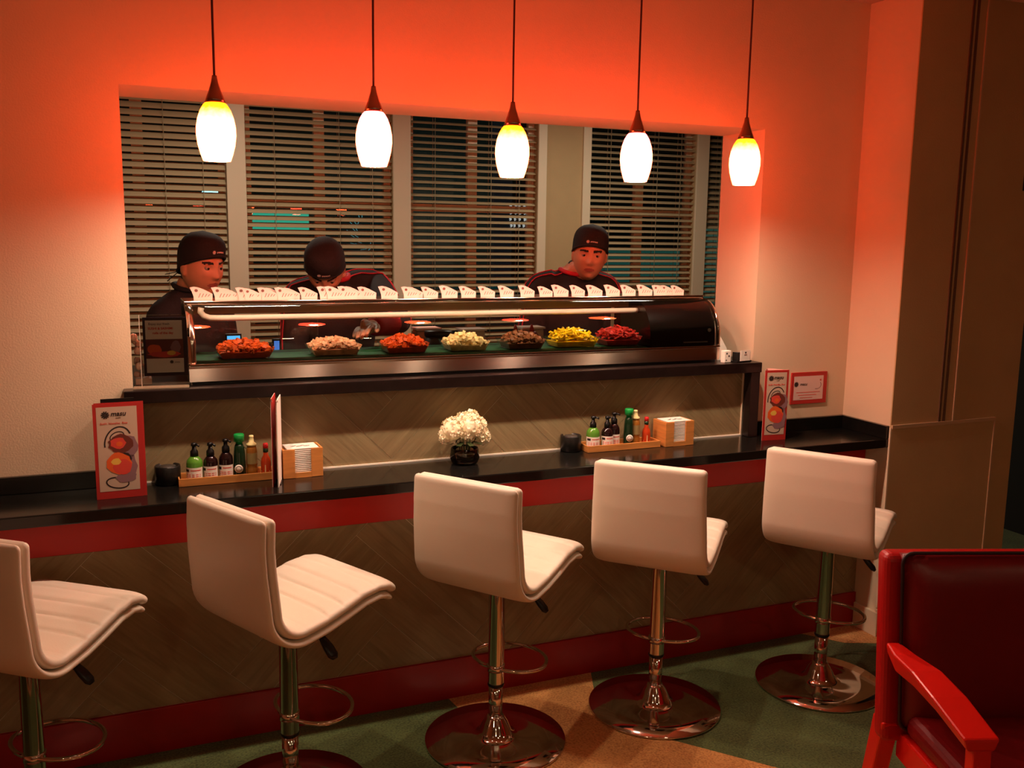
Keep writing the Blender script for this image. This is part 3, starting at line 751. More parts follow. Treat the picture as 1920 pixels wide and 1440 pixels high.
# tags along the top of the case
M_TAG = mat('white_plastic_tag', rgb(228, 200, 186), .45)
M_TAGPR = mat('dark_tag_print', rgb(120, 72, 62), .6)
tagpx = [-2.722, -2.652, -2.628, -2.572, -2.552, -2.497, -2.478, -2.437, -2.412, -2.352, -2.282, -2.255, -2.205, -2.185, -2.130, -2.052, -1.965, -1.945, -1.885, -1.810, -1.730, -1.650, -1.568, -1.482, -1.400, -1.328, -1.250, -1.176, -1.096, -1.018, -.938, -.866, -.845, -.822, -.775]
ORD = 'first second third fourth fifth sixth seventh eighth ninth tenth eleventh twelfth thirteenth fourteenth fifteenth sixteenth seventeenth eighteenth nineteenth twentieth'.split()
ORD += ['twenty-'+o for o in ORD[:9]]+['thirtieth']+['thirty-'+o for o in ORD[:9]]
tg = thing('menu_tag', 'small white fin-shaped tag standing on top of the sushi case', 'tag', (0, 0, 0), 0, 'white menu tags along the top of the case')
body = [(-.040, .040), (-.0335, .026), (-.029, .012), (-.028, .0), (.030, .0), (.031, .019), (.022, .024), (.004, .0335), (-.012, .040), (-.026, .0425)]
B().prism(body, -.001, .001).build('tag_plate', M_TAG, tg)
p = B(); p.prism([(-.020+.0055*math.cos(2*PI*k/12), .030+.005*math.sin(2*PI*k/12)) for k in range(12)], -.0014, -.001)
for k, x in enumerate((-.010, .000, .010, .019)): p.obox((x, -.0012, .014), (.0011, 0, .0), (0, .0002, 0), (.003, 0, .007-.001*k))
p.build('print', M_TAGPR, tg)
for i, x in enumerate(tagpx):
    t = tg if i == 0 else dup(tg)
    near = min(((abs(x-q), n_) for q, n_ in ((-2.60, 'leftmost orange tub'), (-2.285, 'pale pink tub'), (-2.022, 'second orange tub'), (-1.78, 'creamy white tub'), (-1.545, 'brown tub'), (-1.325, 'yellow tub'), (-1.10, 'red tub'), (-.83, 'black housing'))))[1]
    t['label'] = 'white fin-shaped tag above the %s, %s tag from the left' % (near, ORD[i])
    t.location = (x, .48+random.uniform(-.010, .010), 1.4722); t.rotation_euler = (0, 0, R(random.uniform(-16, 4)))
    s_ = random.uniform(.92, 1.08); t.scale = (s_, 1, s_)

# things behind the case on the raised shelf
def jar(name, lab, cat, x, y, z, prof, m, rim=None, rp=None, grp=None, n=24):
    t = thing(name, lab, cat, (x, y, z), 0, grp); B().lathe(prof, n).build('body', m, t)
    if rp: B().lathe(rp, n).build('lid', rim, t)
    return t
jar('canister', 'dark grey canister behind the glass case, between the second orange tub and the creamy one', 'canister', -1.79, .675, 1.2005, [(0, 0), (.052, 0), (.054, .01), (.054, .10), (0, .10)], mat('dark_grey_plastic', rgb(52, 46, 42), .4), M_BLACKPL, [(0, .10), (.057, .10), (.057, .122), (0, .122)])
M_PALEPL = mat('pale_plastic', rgb(205, 185, 160), .5)
for (x, y, lab) in [(-1.80, .81, 'pale plastic tub behind the case, left of the dark canister'), (-1.63, .72, 'pale plastic tub behind the case, right of the dark canister'), (-1.35, .74, 'pale plastic tub behind the case, beside the red squeeze bottles')]:
    t = thing('plastic_tub', lab, 'container', (x, y, 1.2005)); box(-.05, .05, -.04, .04, 0, .115).build('body', M_PALEPL, t, bevel=.008)
    box(-.054, .054, -.044, .044, .115, .123).build('lid', M_WHITEPAPER, t)
for (x, lab) in [(-1.46, 'left red sauce squeeze bottle behind the glass case'), (-1.385+.0, 'right red sauce squeeze bottle behind the glass case')]:
    jar('squeeze_bottle', lab, 'bottle', x+.005, .655, 1.2005, [(0, 0), (.028, 0), (.029, .01), (.029, .095), (.018, .11), (0, .11)], mat('red_sauce_bottle', rgb(150, 28, 34), .4), M_REDPAPER, [(0, .11), (.012, .11), (.004, .14), (0, .14)])
def glow_panel(x, y, w_, h_, lab, c, s):  # glowing blue panel, added to stand in for reflections in the case glass
    t = thing('reflection_panel', lab, 'glow_panel', (x, y, 1.2005), R(4)); box(-.03, .03, -.02, .02, 0, .008).build('stand', M_BLACKPL, t)
    box(-w_, w_, -.006, .006, .008, .008+2*h_).build('housing', M_BLACKPL, t, bevel=.002)
    box(-w_+.006, w_-.006, -.0075, -.006, .016, 2*h_).build('glow_panel', emit('blue_glow_%d' % int(x*10), c, s), t)
glow_panel(-2.60, .70, .030, .060, 'small bright blue panel added for a reflection in the glass case', (.10, .5, 1.0), 1.3)
glow_panel(-2.44, .70, .016, .048, 'tiny blue lit panel added for a reflection in the glass case', (.08, .25, .8), .8)

# ---------------------------------------------------------------- things on the counter
CT = .8806
def pump_bottle(lab, x, y, body, s=1.0, hh=1.0):
    t = thing('pump_bottle', lab, 'bottle', (x, y, TZ), R(-18), 'sauce bottles')
    r = .0235*s
    B().lathe([(0, 0), (r*.96, 0), (r, .004), (r, .062*hh), (r*.92, .072*hh), (r*.6, .082*hh), (r*.42, .086*hh), (0, .086*hh)], 24).build('body', body, t)
    z = .086*hh
    B().lathe([(0, z), (.0135, z), (.0125, z+.016), (.007, z+.022), (.006, z+.034), (0, z+.034)], 16).build('pump', M_BLACKPL, t)
    h = B(); h.lathe([(0, z+.034), (.010, z+.034), (.009, z+.043), (0, z+.045)], 14); h.tube([(0, 0, z+.039), (.012, -.010, z+.040), (.020, -.016, z+.036)], .0035, 8); h.build('nozzle', M_BLACKPL, t)
    label(t, r, .006, .050, r_a=78)
    return t
def label(t, r, z0, z1, r_a=70, m=None, mark=True):
    vs = []; n = 10
    for k in range(n+1):
        a = R(-90-r_a+2*r_a*k/n); vs += [(math.cos(a)*(r+.0006), math.sin(a)*(r+.0006), z0), (math.cos(a)*(r+.0006), math.sin(a)*(r+.0006), z1)]
    l = B().add(vs, [(2*k, 2*k+2, 2*k+3, 2*k+1) for k in range(n)], 0, True).build('paper_label', m or M_WHITEPAPER, t)
    if mark:
        p = B(); H = z1-z0
        def patch(a0, a1, za, zb, mi):
            aa = [R(-90+a0+(a1-a0)*k/4) for k in range(5)]; vv = []
            for a in aa: vv += [(math.cos(a)*(r+.001), math.sin(a)*(r+.001), za), (math.cos(a)*(r+.001), math.sin(a)*(r+.001), zb)]
            p.add(vv, [(2*k, 2*k+2, 2*k+3, 2*k+1) for k in range(4)], mi)
        patch(-r_a*.8, -r_a*.35, z0+H*.68, z0+H*.88, 0)
        patch(-r_a*.2, r_a*.75, z0+H*.76, z0+H*.83, 1)
        for k in range(3): patch(-r_a*.6, r_a*.7, z0+H*(.16+.14*k), z0+H*(.22+.14*k), 1)
        p.build('label_print', [M_PRINTBLK, M_PRINTRED], l)
M_GREENB = mat('green_bottle', rgb(86, 140, 44), .2, spec=.6)
M_DARKB = mat('dark_soy_bottle', rgb(32, 12, 12), .12, spec=.6)
M_REDB = mat('red_bottle', rgb(190, 40, 40), .2)
M_SOY = mat('dark_green_bottle', rgb(20, 44, 24), .12)
M_OIL = mat('amber_oil_bottle', rgb(150, 96, 36), .15)
M_GCAP = mat('bright_green_cap', rgb(20, 150, 66), .35)
M_OCAP = mat('pale_yellow_cap', rgb(240, 226, 160), .4)
M_HOT = mat('red_hot_sauce', rgb(176, 58, 24), .12)
M_RCAP = mat('red_cap', rgb(200, 30, 34), .4)
def condiments(x0, side, xs):
    t = thing('wooden_tray', '%s wooden tray holding six sauce bottles' % side, 'tray', (x0, .228, CT), 0, 'bottle trays')
    hw = .158; b_ = B(); b_.box(-hw, hw, -.040, .040, 0, .006); b_.build('tray_floor', M_WOODBOX, t)
    box(-hw, hw, -.045, -.040, 0, .026).build('rim', M_WOODBOX, t, bevel=.001); box(-hw, hw, .040, .045, 0, .026).build('rim', M_WOODBOX, t, bevel=.001)
    box(-hw-.005, -hw, -.045, .045, 0, .026).build('rim', M_WOODBOX, t, bevel=.001); box(hw, hw+.005, -.045, .045, 0, .026).build('rim', M_WOODBOX, t, bevel=.001)
    global TZ; TZ = CT+.0065
    w = side+' tray'
    pump_bottle('green bottle with black pump at the left end of the %s' % w, xs[0], .224, M_GREENB, 1.12)
    pump_bottle('dark bottle with black pump, %s, next to the green pump bottle' % w, xs[1], .224 if side == 'left' else .218, M_DARKB if side == 'left' else M_DARKB, 1.0, .97)
    pump_bottle('second dark pump bottle on the %s, slightly taller, beside the green-capped bottle' % w, xs[2], .227 if side == 'left' else .240, M_DARKB, .98, 1.07)
    s = thing('soy_bottle', 'dark green bottle with a bright green cap on the %s' % w, 'bottle', (xs[3], .226, TZ), R(-15), 'sauce bottles')
    B().lathe([(0, 0), (.0195, 0), (.020, .004), (.020, .050), (.0185, .085), (.0165, .105), (.012, .116), (0, .116)], 24).build('body', M_SOY, s)
    B().lathe([(0, .116), (.011, .116), (.012, .124), (.0175, .125), (.0175, .147), (.015, .150), (0, .150)], 20).build('cap', M_GCAP, s)
    c = B().lathe([(0, 0), (.014, 0), (.014, .0008), (0, .0008)], 20).build('round_label', M_WHITEPAPER, s, loc=(0, -.0198, .034), rot=(PI/2, 0, 0))
    B().lathe([(.0085, .0009), (.0098, .0009), (.0098, .0013), (.0085, .0013)], 20, cap=False).build('label_ring', M_PRINTBLK, c)
    o = thing('oil_bottle', 'amber bottle with a pale yellow squeeze cap on the %s' % w, 'bottle', (xs[4], .232, TZ), 0, 'sauce bottles')
    B().lathe([(0, 0), (.018, 0), (.0185, .004), (.0185, .028), (.0165, .034), (.0185, .040), (.0185, .088), (.016, .100), (.013, .106), (0, .106)], 24).build('body', M_OIL, o)
    B().lathe([(0, .106), (.017, .106), (.017, .112), (.009, .118), (.007, .134), (.008, .136), (.007, .141), (0, .141)], 18).build('cap', M_OCAP, o)
    label(o, .0186, .044, .082, 60, mat('olive_label', rgb(150, 130, 80), .6), False)
    h = thing('hot_sauce_bottle', 'small red hot sauce bottle with red cap at the right end of the %s' % w, 'bottle', (xs[5], .228, TZ), R(-15), 'sauce bottles')
    B().lathe([(0, 0), (.0165, 0), (.017, .004), (.017, .045), (.015, .058), (.0085, .070), (.0075, .092), (0, .092)], 22).build('body', M_HOT, h)
    B().lathe([(.0078, .080), (.009, .081), (.009, .094), (.0, .094)], 16).build('neck_band', M_SOY, h)
    B().lathe([(0, .094), (.009, .094), (.009, .108), (.007, .111), (0, .111)], 16).build('cap', M_RCAP, h)
    dm = B(); q = [(-.016, .016), (0, -.002+.004), (.016, .016), (0, .040)]
    vs = []; 
    for x, z in q: vs.append((.0176*math.sin(x/.017), -.0176*math.cos(x/.017), z))
    vs.append((0, -.0178, .018)); dm.add(vs, [(0, 1, 4), (1, 2, 4), (2, 3, 4), (3, 0, 4)]); dm.build('diamond_label', mat('cream_label', rgb(226, 196, 140), .6), h)
TZ = CT+.0065
condiments(-2.679, 'left', [-2.788, -2.737, -2.687, -2.643, -2.602, -2.556])
condiments(-1.178, 'right', [-1.300, -1.240, -1.198, -1.139, -1.105, -1.056])

def napkin_box(x, side, lab):
    t = thing('napkin_box', lab, 'napkin box', (x, .222, CT), R(2), 'napkin boxes')
    w_, d_, h_ = .068, .047, .100
    b_ = B(); b_.box(-w_, -.028, -d_, -d_+.006, 0, h_); b_.build('front_panel', M_WOODBOX, t, bevel=.001)
    b_ = B(); b_.box(.028, w_, -d_, -d_+.006, 0, h_); b_.build('front_panel', M_WOODBOX, t, bevel=.001)
    b_ = B(); b_.box(-.028, .028, -d_, -d_+.006, 0, .018); b_.build('front_sill', M_WOODBOX, t)
    box(-w_, -w_+.006, -d_+.006, d_-.006, 0, h_).build('side_panel', M_WOODBOX, t, bevel=.001)
    box(w_-.006, w_, -d_+.006, d_-.006, 0, h_).build('side_panel', M_WOODBOX, t, bevel=.001)
    box(-w_, w_, d_-.006, d_, 0, h_).build('back_panel', M_WOODBOX, t, bevel=.001)
    box(-w_+.006, w_-.006, -d_+.006, d_-.006, 0, .006).build('bottom', M_WOODBOX, t)
    nk = thing('napkin_stack', 'stack of white paper napkins inside the %s wooden box' % side, 'napkins', (x, .222, CT+.0065), R(2), 'napkin stacks')
    for k in range(15):
        z = .0012+k*.0064; dx = random.uniform(-.0015, .0015)
        q = B(); q.box(-.055+dx, .055+dx, -.040, .040, z, z+.0046); q.build('napkin', M_WHITEPAPER, nk, bevel=.0012, seg=1)
    q = B()
    for k in range(7): q.obox((-.03+k*.009, -.01+.006*math.sin(k*2), .0972), (.005, .002*math.sin(k), 0), (0, .0011, 0), (0, 0, .0004))
    q.build('napkin_print', M_PRINTBLK, nk)
    return t
napkin_box(-2.440, 'left', 'wooden napkin box beside the left bottle tray, under the edge-on menu')
napkin_box(-.932, 'right', 'wooden napkin box at the right end of the right bottle tray')

for (x, y, lab) in [(-2.872, .245, 'round black candle holder left of the left bottle tray'), (-1.386, .245, 'round black candle holder left of the right bottle tray')]:
    t = thing('candle_holder', lab, 'candle holder', (x, y, CT), 0, 'black candle holders')
    B().lathe([(0, 0), (.037, 0), (.041, .004), (.041, .060), (.039, .063), (.036, .061), (.035, .055), (0, .055)], 28).build('cup', mat('black_frosted_glass', rgb(26, 24, 22), .3), t)
    B().lathe([(0, .0555), (.026, .0555), (.026, .060), (0, .060)], 20).build('candle', mat('dark_wax', rgb(60, 54, 48), .5), t)

# flowers
fv = thing('flower_arrangement', 'white hydrangea blossoms in a low glass vase at the middle of the counter', 'flowers', (-1.847, .190, CT))
B().lathe([(0, 0), (.040, 0), (.048, .004), (.055, .022), (.052, .045), (.050, .058), (.048, .058), (.050, .044), (.0525, .022), (.046, .008), (0, .006)], 30).build('vase', thin_glass('smoky_glass', (.72, .70, .62), 1.5, .03), fv)
B().lathe([(0, .007), (.045, .009), (.050, .022), (.049, .040), (0, .041)], 24).build('water', mat('dark_vase_filling', rgb(58, 54, 40), .1), fv)
b = B()
for k in range(9):
    a = k*2.4; b.tube([(.015*math.cos(a), .015*math.sin(a), .02), (.02*math.cos(a), .02*math.sin(a), .06), (.045*math.cos(a), .045*math.sin(a), .10)], .0022, 5)
for k in range(8):
    a = k*.8; c = Vector((.045*math.cos(a), .045*math.sin(a), .080)); b.obox(c, (.018*math.cos(a), .018*math.sin(a), -.004), (-.009*math.sin(a), .009*math.cos(a), 0), (0, 0, .0006))
stuff(b.build('stems', mat('leaf_green', rgb(52, 64, 30), .5), fv))
b = B(); M_PETAL = mat('white_petal', rgb(252, 240, 205), .7, sheen=.2)
blobs = [((-.045, 0, .125), .045), ((.010, -.005, .135), .052), ((.045, .005, .128), .042), ((.020, .0, .160), .034), ((.062, .0, .098), .032), ((-.062, .01, .105), .030), ((0, .015, .13), .05)]
for c, r in blobs:
    b.ball(c, r*.86, n=10, m=7)
    for k in range(110):
        d = Vector((random.gauss(0, 1), random.gauss(0, 1), random.gauss(0, 1))).normalized()
        p = Vector(c)+d*r*random.uniform(.88, 1.06); q = d.to_track_quat('Z', 'Y').to_matrix() @ Euler((random.uniform(-.5, .5), random.uniform(-.5, .5), random.uniform(0, 3))).to_matrix()
        s_ = random.uniform(.006, .010)
        for a in range(4):
            an = a*PI/2; u = Vector((math.cos(an), math.sin(an), 0)); v = Vector((-u.y, u.x, 0))
            P = [p+q@(u*.1*s_-v*.1*s_), p+q@(u*.7*s_-v*.55*s_+Vector((0, 0, .3*s_))), p+q@(u*1.1*s_+Vector((0, 0, .45*s_))), p+q@(u*.7*s_+v*.55*s_+Vector((0, 0, .3*s_)))]
            b.add(P, [(0, 1, 2, 3)])
stuff(b.build('blossoms', M_PETAL, fv))

# menus --------------------------------------------------------------
def rosette(bb, cx, cz, r, y, mi=0):
    for k in range(10):
        a = 2*PI*k/10; c = Vector((cx+.62*r*math.cos(a), y, cz+.62*r*math.sin(a))); u = Vector((math.cos(a), 0, math.sin(a)))
        bb.obox(c, u*.36*r, Vector((0, .0002, 0)), Vector((-u.z, 0, u.x))*.17*r, mi)
    bb.prism([(cx+.22*r*math.cos(2*PI*k/10), cz+.22*r*math.sin(2*PI*k/10)) for k in range(10)], y-.0002, y+.0002, mi)
def disc(bb, cx, cz, rx, rz, y, mi, n=20, a0=0, wob=0):
    bb.prism([(cx+rx*(1+wob*math.sin(3*k+a0))*math.cos(2*PI*k/n), cz+rz*(1+wob*math.cos(5*k+a0))*math.sin(2*PI*k/n)) for k in range(n)], y-.00012, y+.00012, mi)
def ring(bb, cx, cz, rx, rz, w_, y, mi, a0=0, a1=360, n=28, tw=0):
    pts = []
    for k in range(n+1):
        a = R(a0+(a1-a0)*k/n); pts.append((cx+rx*math.cos(a), cz+rz*math.sin(a)+tw*math.cos(a)))
    for k in range(n):
        p, q = Vector((pts[k][0], y, pts[k][1])), Vector((pts[k+1][0], y, pts[k+1][1])); d = q-p; nn = Vector((-d.z, 0, d.x)).normalized()*w_/2
        bb.add([p-nn, q-nn, q+nn, p+nn], [(0, 1, 2, 3)], mi)
INKS = [M_PRINTBLK, M_PRINTRED, mat('orange_ink', rgb(226, 96, 36), .6), mat('brown_ink', rgb(104, 46, 34), .6), mat('mauve_ink', rgb(140, 104, 110), .6), mat('yellow_ink', rgb(232, 190, 80), .6)]
def menu_face(parent, w_, h_, y):
    """printed front of a tall menu, centred on x, from z 0 to h_, at depth y (facing -y)"""
    pn = box(-w_/2+.010, w_/2-.010, y-.0006, y-.0002, .024, h_-.010).build('white_panel', M_MENUPAPER, parent)
    p = B(); yy = y-.0009
    rosette(p, -w_*.24, h_*.885, .012, yy, 0)
    ring(p, .0, h_*.60, .038, .046, .0042, yy, 0, 20, 190, tw=.008); ring(p, -.002, h_*.655, .020, .014, .003, yy, 0, 0, 360, tw=.005)
    disc(p, .030, h_*.545, .026, .038, yy, 4, 14, 1, .12)
    disc(p, .008, h_*.575, .036, .030, yy-.0001, 3, 20, 0, .08); disc(p, .0, h_*.585, .022, .018, yy-.0002, 1, 14, 2, .1); disc(p, .004, h_*.575, .010, .008, yy-.0003, 2, 12)
    disc(p, .030, h_*.33, .022, .040, yy, 4, 14, 2, .12); disc(p, .018, h_*.41, .020, .020, yy-.0001, 0, 12, 3, .1)
    disc(p, .0, h_*.37, .036, .034, yy-.0002, 2, 20, 1, .07); disc(p, .010, h_*.33, .028, .024, yy-.0003, 1, 16, 4, .08); disc(p, -.008, h_*.39, .014, .011, yy-.0004, 5, 12, 2, .1)
    ring(p, -.006, h_*.165, .032, .017, .0040, yy, 0, 0, 360, tw=-.004); disc(p, .020, h_*.22, .030, .018, yy-.00005, 4, 14, 5, .1)
    ob = p.build('food_print', INKS, parent)
    text('lettering', 'masu', .021, M_PRINTBLK, parent, (-w_*.13, yy, h_*.872), shear=.25, bold=.0004)
    text('lettering', 'sushi', .0075, mat('grey_ink', rgb(120, 92, 70), .6), parent, (-.003, yy, h_*.845), shear=.1)
    text('lettering', 'Sushi. Noodles. Rice', .0095, M_PRINTRED, parent, (-w_*.36, yy, h_*.785), shear=.2)
def table_menu(lab, x, y, rz, w_=.136, h_=.300):
    t = thing('table_menu', lab, 'menu', (x, y, CT), rz)
    b_ = B(); b_.box(-w_/2, w_/2, -.0002, .0012, 0, h_); b_.build('card', M_REDPAPER, t)
    b_ = B(); b_.add([(-w_/2, .0014, .002), (w_/2, .0014, .002), (w_/2, .0026, .002), (-w_/2, .0026, .002)], [(0, 1, 2, 3)])
    box(-w_/2+.004, w_/2+.010, .004, .0052, 0, h_+.003).build('card', M_REDPAPER, t)
    box(-w_/2+.024, w_/2-.016, .010, .012, 0, h_+.014).build('holder', M_BLACKPL, t)
    box(-w_/2, w_/2, .0012, .05, 0, .003).build('holder_base', M_BLACKPL, t)
    menu_face(t, w_, h_, 0)
    return t
table_menu('tall red-edged menu with two printed dishes at the left end of the counter', -3.018, .112, R(2))
# right: three-sided table tent, front panel and pale side panel
tm = thing('table_menu', 'three-sided table menu with two printed dishes at the right end of the counter', 'menu', (-.492, .140, CT), R(-6))
w_, h_ = .112, .296
box(-w_/2, w_/2, 0, .0015, 0, h_).build('card', M_REDPAPER, tm)
menu_face(tm, w_, h_, 0)
for sx, ang in ((-1, 1), (1, -1)):
    c = B(); a = Vector((sx*w_/2, .0015, 0)); d = Vector((-.010, .062, 0))
    c.add([a, d+Vector((0, .0, 0)), d+Vector((0, 0, h_)), a+Vector((0, 0, h_)), a+Vector((0, .0015, 0)), d+Vector((0, .0015, 0)), d+Vector((0, .0015, h_)), a+Vector((0, .0015, h_))], [(0, 1, 2, 3), (7, 6, 5, 4), (0, 4, 5, 1), (3, 2, 6, 7), (0, 3, 7, 4), (1, 5, 6, 2)])
    c.build('side_card', mat('pale_pink_card', rgb(226, 176, 160), .6), tm)
# edge-on pair of slim menus beside the left tray
for k, (dx, lab) in enumerate([(0, 'red-backed menu card seen edge-on right of the left bottle tray'), (.016, 'pale menu card seen edge-on, just right of the red-backed one')]):
    t = thing('edge_on_menu', lab, 'menu', (-2.538+dx, .145-.01*k, CT), R(76))
    box(-.066, .066, 0, .0016, 0, .293-.005*k).build('card', M_REDPAPER if k == 0 else M_WHITEPAPER, t)
    box(-.066, .066, .0018, .0030, 0, .293-.005*k).build('card', M_WHITEPAPER, t)
    B().tube([(-.066, -.002, .284), (-.068, .001, .297), (-.066, .004, .284)], .0016, 6).build('clip', M_CHROME, t)
    box(-.03, .03, -.004, .0, 0, .002).build('foot', M_BLACKPL, t)
# framed card on the back wall behind the right menu
fc = thing('wall_card', 'red-framed menu card fixed to the cream wall behind the right table menu', 'sign', (-.207, D, 1.068))
box(-.097, .097, -.008, 0, -.070, .070).build('frame', M_REDPAPER, fc, bevel=.001)
box(-.084, .076, -.0088, -.0082, -.052, .053).build('white_panel', mat('pale_pink_paper', rgb(222, 190, 180), .7), fc)
b = B(); rosette(b, -.072, .018, .012, -.0092, 0)
ring(b, .040, .012, .024, .018, .002, -.0092, 3, 250, 400); disc(b, .060, .034, .004, .004, -.0092, 1)
for k in range(3): b.box(-.07+.01*k, .06-.02*k, -.0093, -.0090, -.020-.012*k, -.0175-.012*k, 1)
b.build('print', INKS, fc)
text('lettering', 'masu', .019, M_PRINTBLK, fc, (-.052, -.0092, .012), shear=.25)

# left end of the raised shelf: acrylic sign holder and things behind
SZ = 1.2005
sg = thing('poster_stand', 'clear acrylic stand with a navy-bordered food poster at the left end of the raised shelf', 'sign', (-2.862, .300, SZ), R(-4))
box(-.066, .070, -.002, .000, .034, .228).build('poster', M_NAVY, sg)
box(-.058, .056, -.0030, -.0022, .156, .218).build('text_panel', M_WHITEPAPER, sg)
box(-.058, .058, -.0030, -.0022, .045, .092).build('text_panel', M_WHITEPAPER, sg)
b = B(); y = -.0034
b.box(-.058, .058, -.0032, -.0022, .092, .156, 3)
disc(b, -.032, .122, .022, .018, y, 2, 14, 1, .1); disc(b, .006, .128, .018, .020, y, 3, 12, 2, .1); disc(b, .034, .128, .016, .022, y-.0002, 4, 12, 3, .1); disc(b, .0, .106, .050, .010, y-.0004, 1, 16, 3, .12); disc(b, .020, .110, .014, .008, y-.0006, 5, 10)
rosette(b, .020, .080, .006, y, 0)
b.build('photo_print', INKS, sg)
text('lettering', 'Enjoy our fresh', .0105, M_PRINTBLK, sg, (-.048, y, .203))
text('lettering', 'SUSHI & SASHIMI', .0105, M_PRINTRED, sg, (-.050, y, .188), bold=.0003)
text('lettering', 'rolls of the day', .0105, M_PRINTRED, sg, (-.036, y, .173), bold=.0003)
text('lettering', 'masu', .008, M_PRINTBLK, sg, (.029, y, .077), shear=.2)
b = B(); b.box(-.075, .080, -.0085, -.006, .0, .236); b.build('acrylic_front', M_ACRYL, sg)
b = B(); b.box(-.075, .080, .0015, .004, .0, .236); b.build('acrylic_back', M_ACRYL, sg)
b = B()
for x in (-.076, .0785): b.box(x, x+.002, -.0086, .0042, 0, .236)
b.build('acrylic_edge', mat('pale_acrylic_edge', rgb(190, 176, 160), .25), sg)
b = B(); b.box(-.10, .072, -.060, -.009, 0, .003); b.build('base', mat('frosted_acrylic', rgb(150, 132, 108), .2), sg)
cp = thing('folded_paper', 'crumpled white paper bundle behind the poster stand against the opening edge', 'paper', (-2.935, .375, SZ))
b = B(); n = 8
for i in range(3):
    vs = []; 
    for a in range(n+1):
        for z in range(n+1): vs.append((-.018+.020*i+.008*noise.noise(Vector((a, z, i))), -.03+.06*a/n, .008+.155*z/n+.006*noise.noise(Vector((a*2, z, i+5)))))
    b.add(vs, [(a*(n+1)+z, (a+1)*(n+1)+z, (a+1)*(n+1)+z+1, a*(n+1)+z+1) for a in range(n) for z in range(n)])
for k in range(14):
    c = Vector((random.uniform(-.022, .022), random.uniform(-.03, .03), random.uniform(.02, .16))); b.ball(c, random.uniform(.008, .014), n=7, m=5)
b.box(-.02, .03, -.03, .03, 0, .02)
b.build('paper_sheets', mat('crumpled_paper', rgb(226, 196, 176), .8), cp)

# right end of the raised shelf: card holder, spotted packet and cord
ch = thing('card_holder', 'black card holder with a white business card on the right end of the raised shelf', 'card holder', (-.588, .262, SZ), R(12))
b = B(); b.box(-.045, .045, -.020, .020, 0, .006); b.build('tray', M_BLACKPL, ch, bevel=.001)
box(-.040, -.020, -.018, .012, .006, .042).build('side_block', M_BLACKPL, ch, bevel=.001); box(.030, .038, -.018, .012, .006, .042).build('side_block', M_BLACKPL, ch, bevel=.001)
box(-.026, .032, -.0215, -.0185, .006, .050).build('card', M_WHITEPAPER, ch)
b = B(); rosette(b, .004, .040, .0045, -.0218, 0); b.box(-.004, .012, -.0220, -.0216, .029, .032, 3); b.build('card_print', INKS, ch)
pk = thing('spotted_packet', 'small white packet with dark spots between the case and the card holder', 'packet', (-.664, .262, SZ), R(8))
box(-.018, .018, -.012, .012, 0, .050).build('packet', M_WHITEPAPER, pk, bevel=.002)
b = B(); disc(b, -.006, .038, .004, .004, -.0123, 0, 10); disc(b, .006, .027, .004, .004, -.0123, 0, 10); disc(b, -.008, .010, .003, .003, -.0123, 0, 10); b.build('spots', INKS, pk)
ps = thing('price_sheet', 'white sheet leaning behind the card holder beside the case end', 'paper', (-.640, .330, SZ))
B().prism([(-.028, 0), (.035, 0), (.030, .050), (-.012, .120), (-.026, .165), (-.030, .10)], 0, .0015).build('sheet', M_WHITEPAPER, ps, rot=(R(-6), 0, 0))

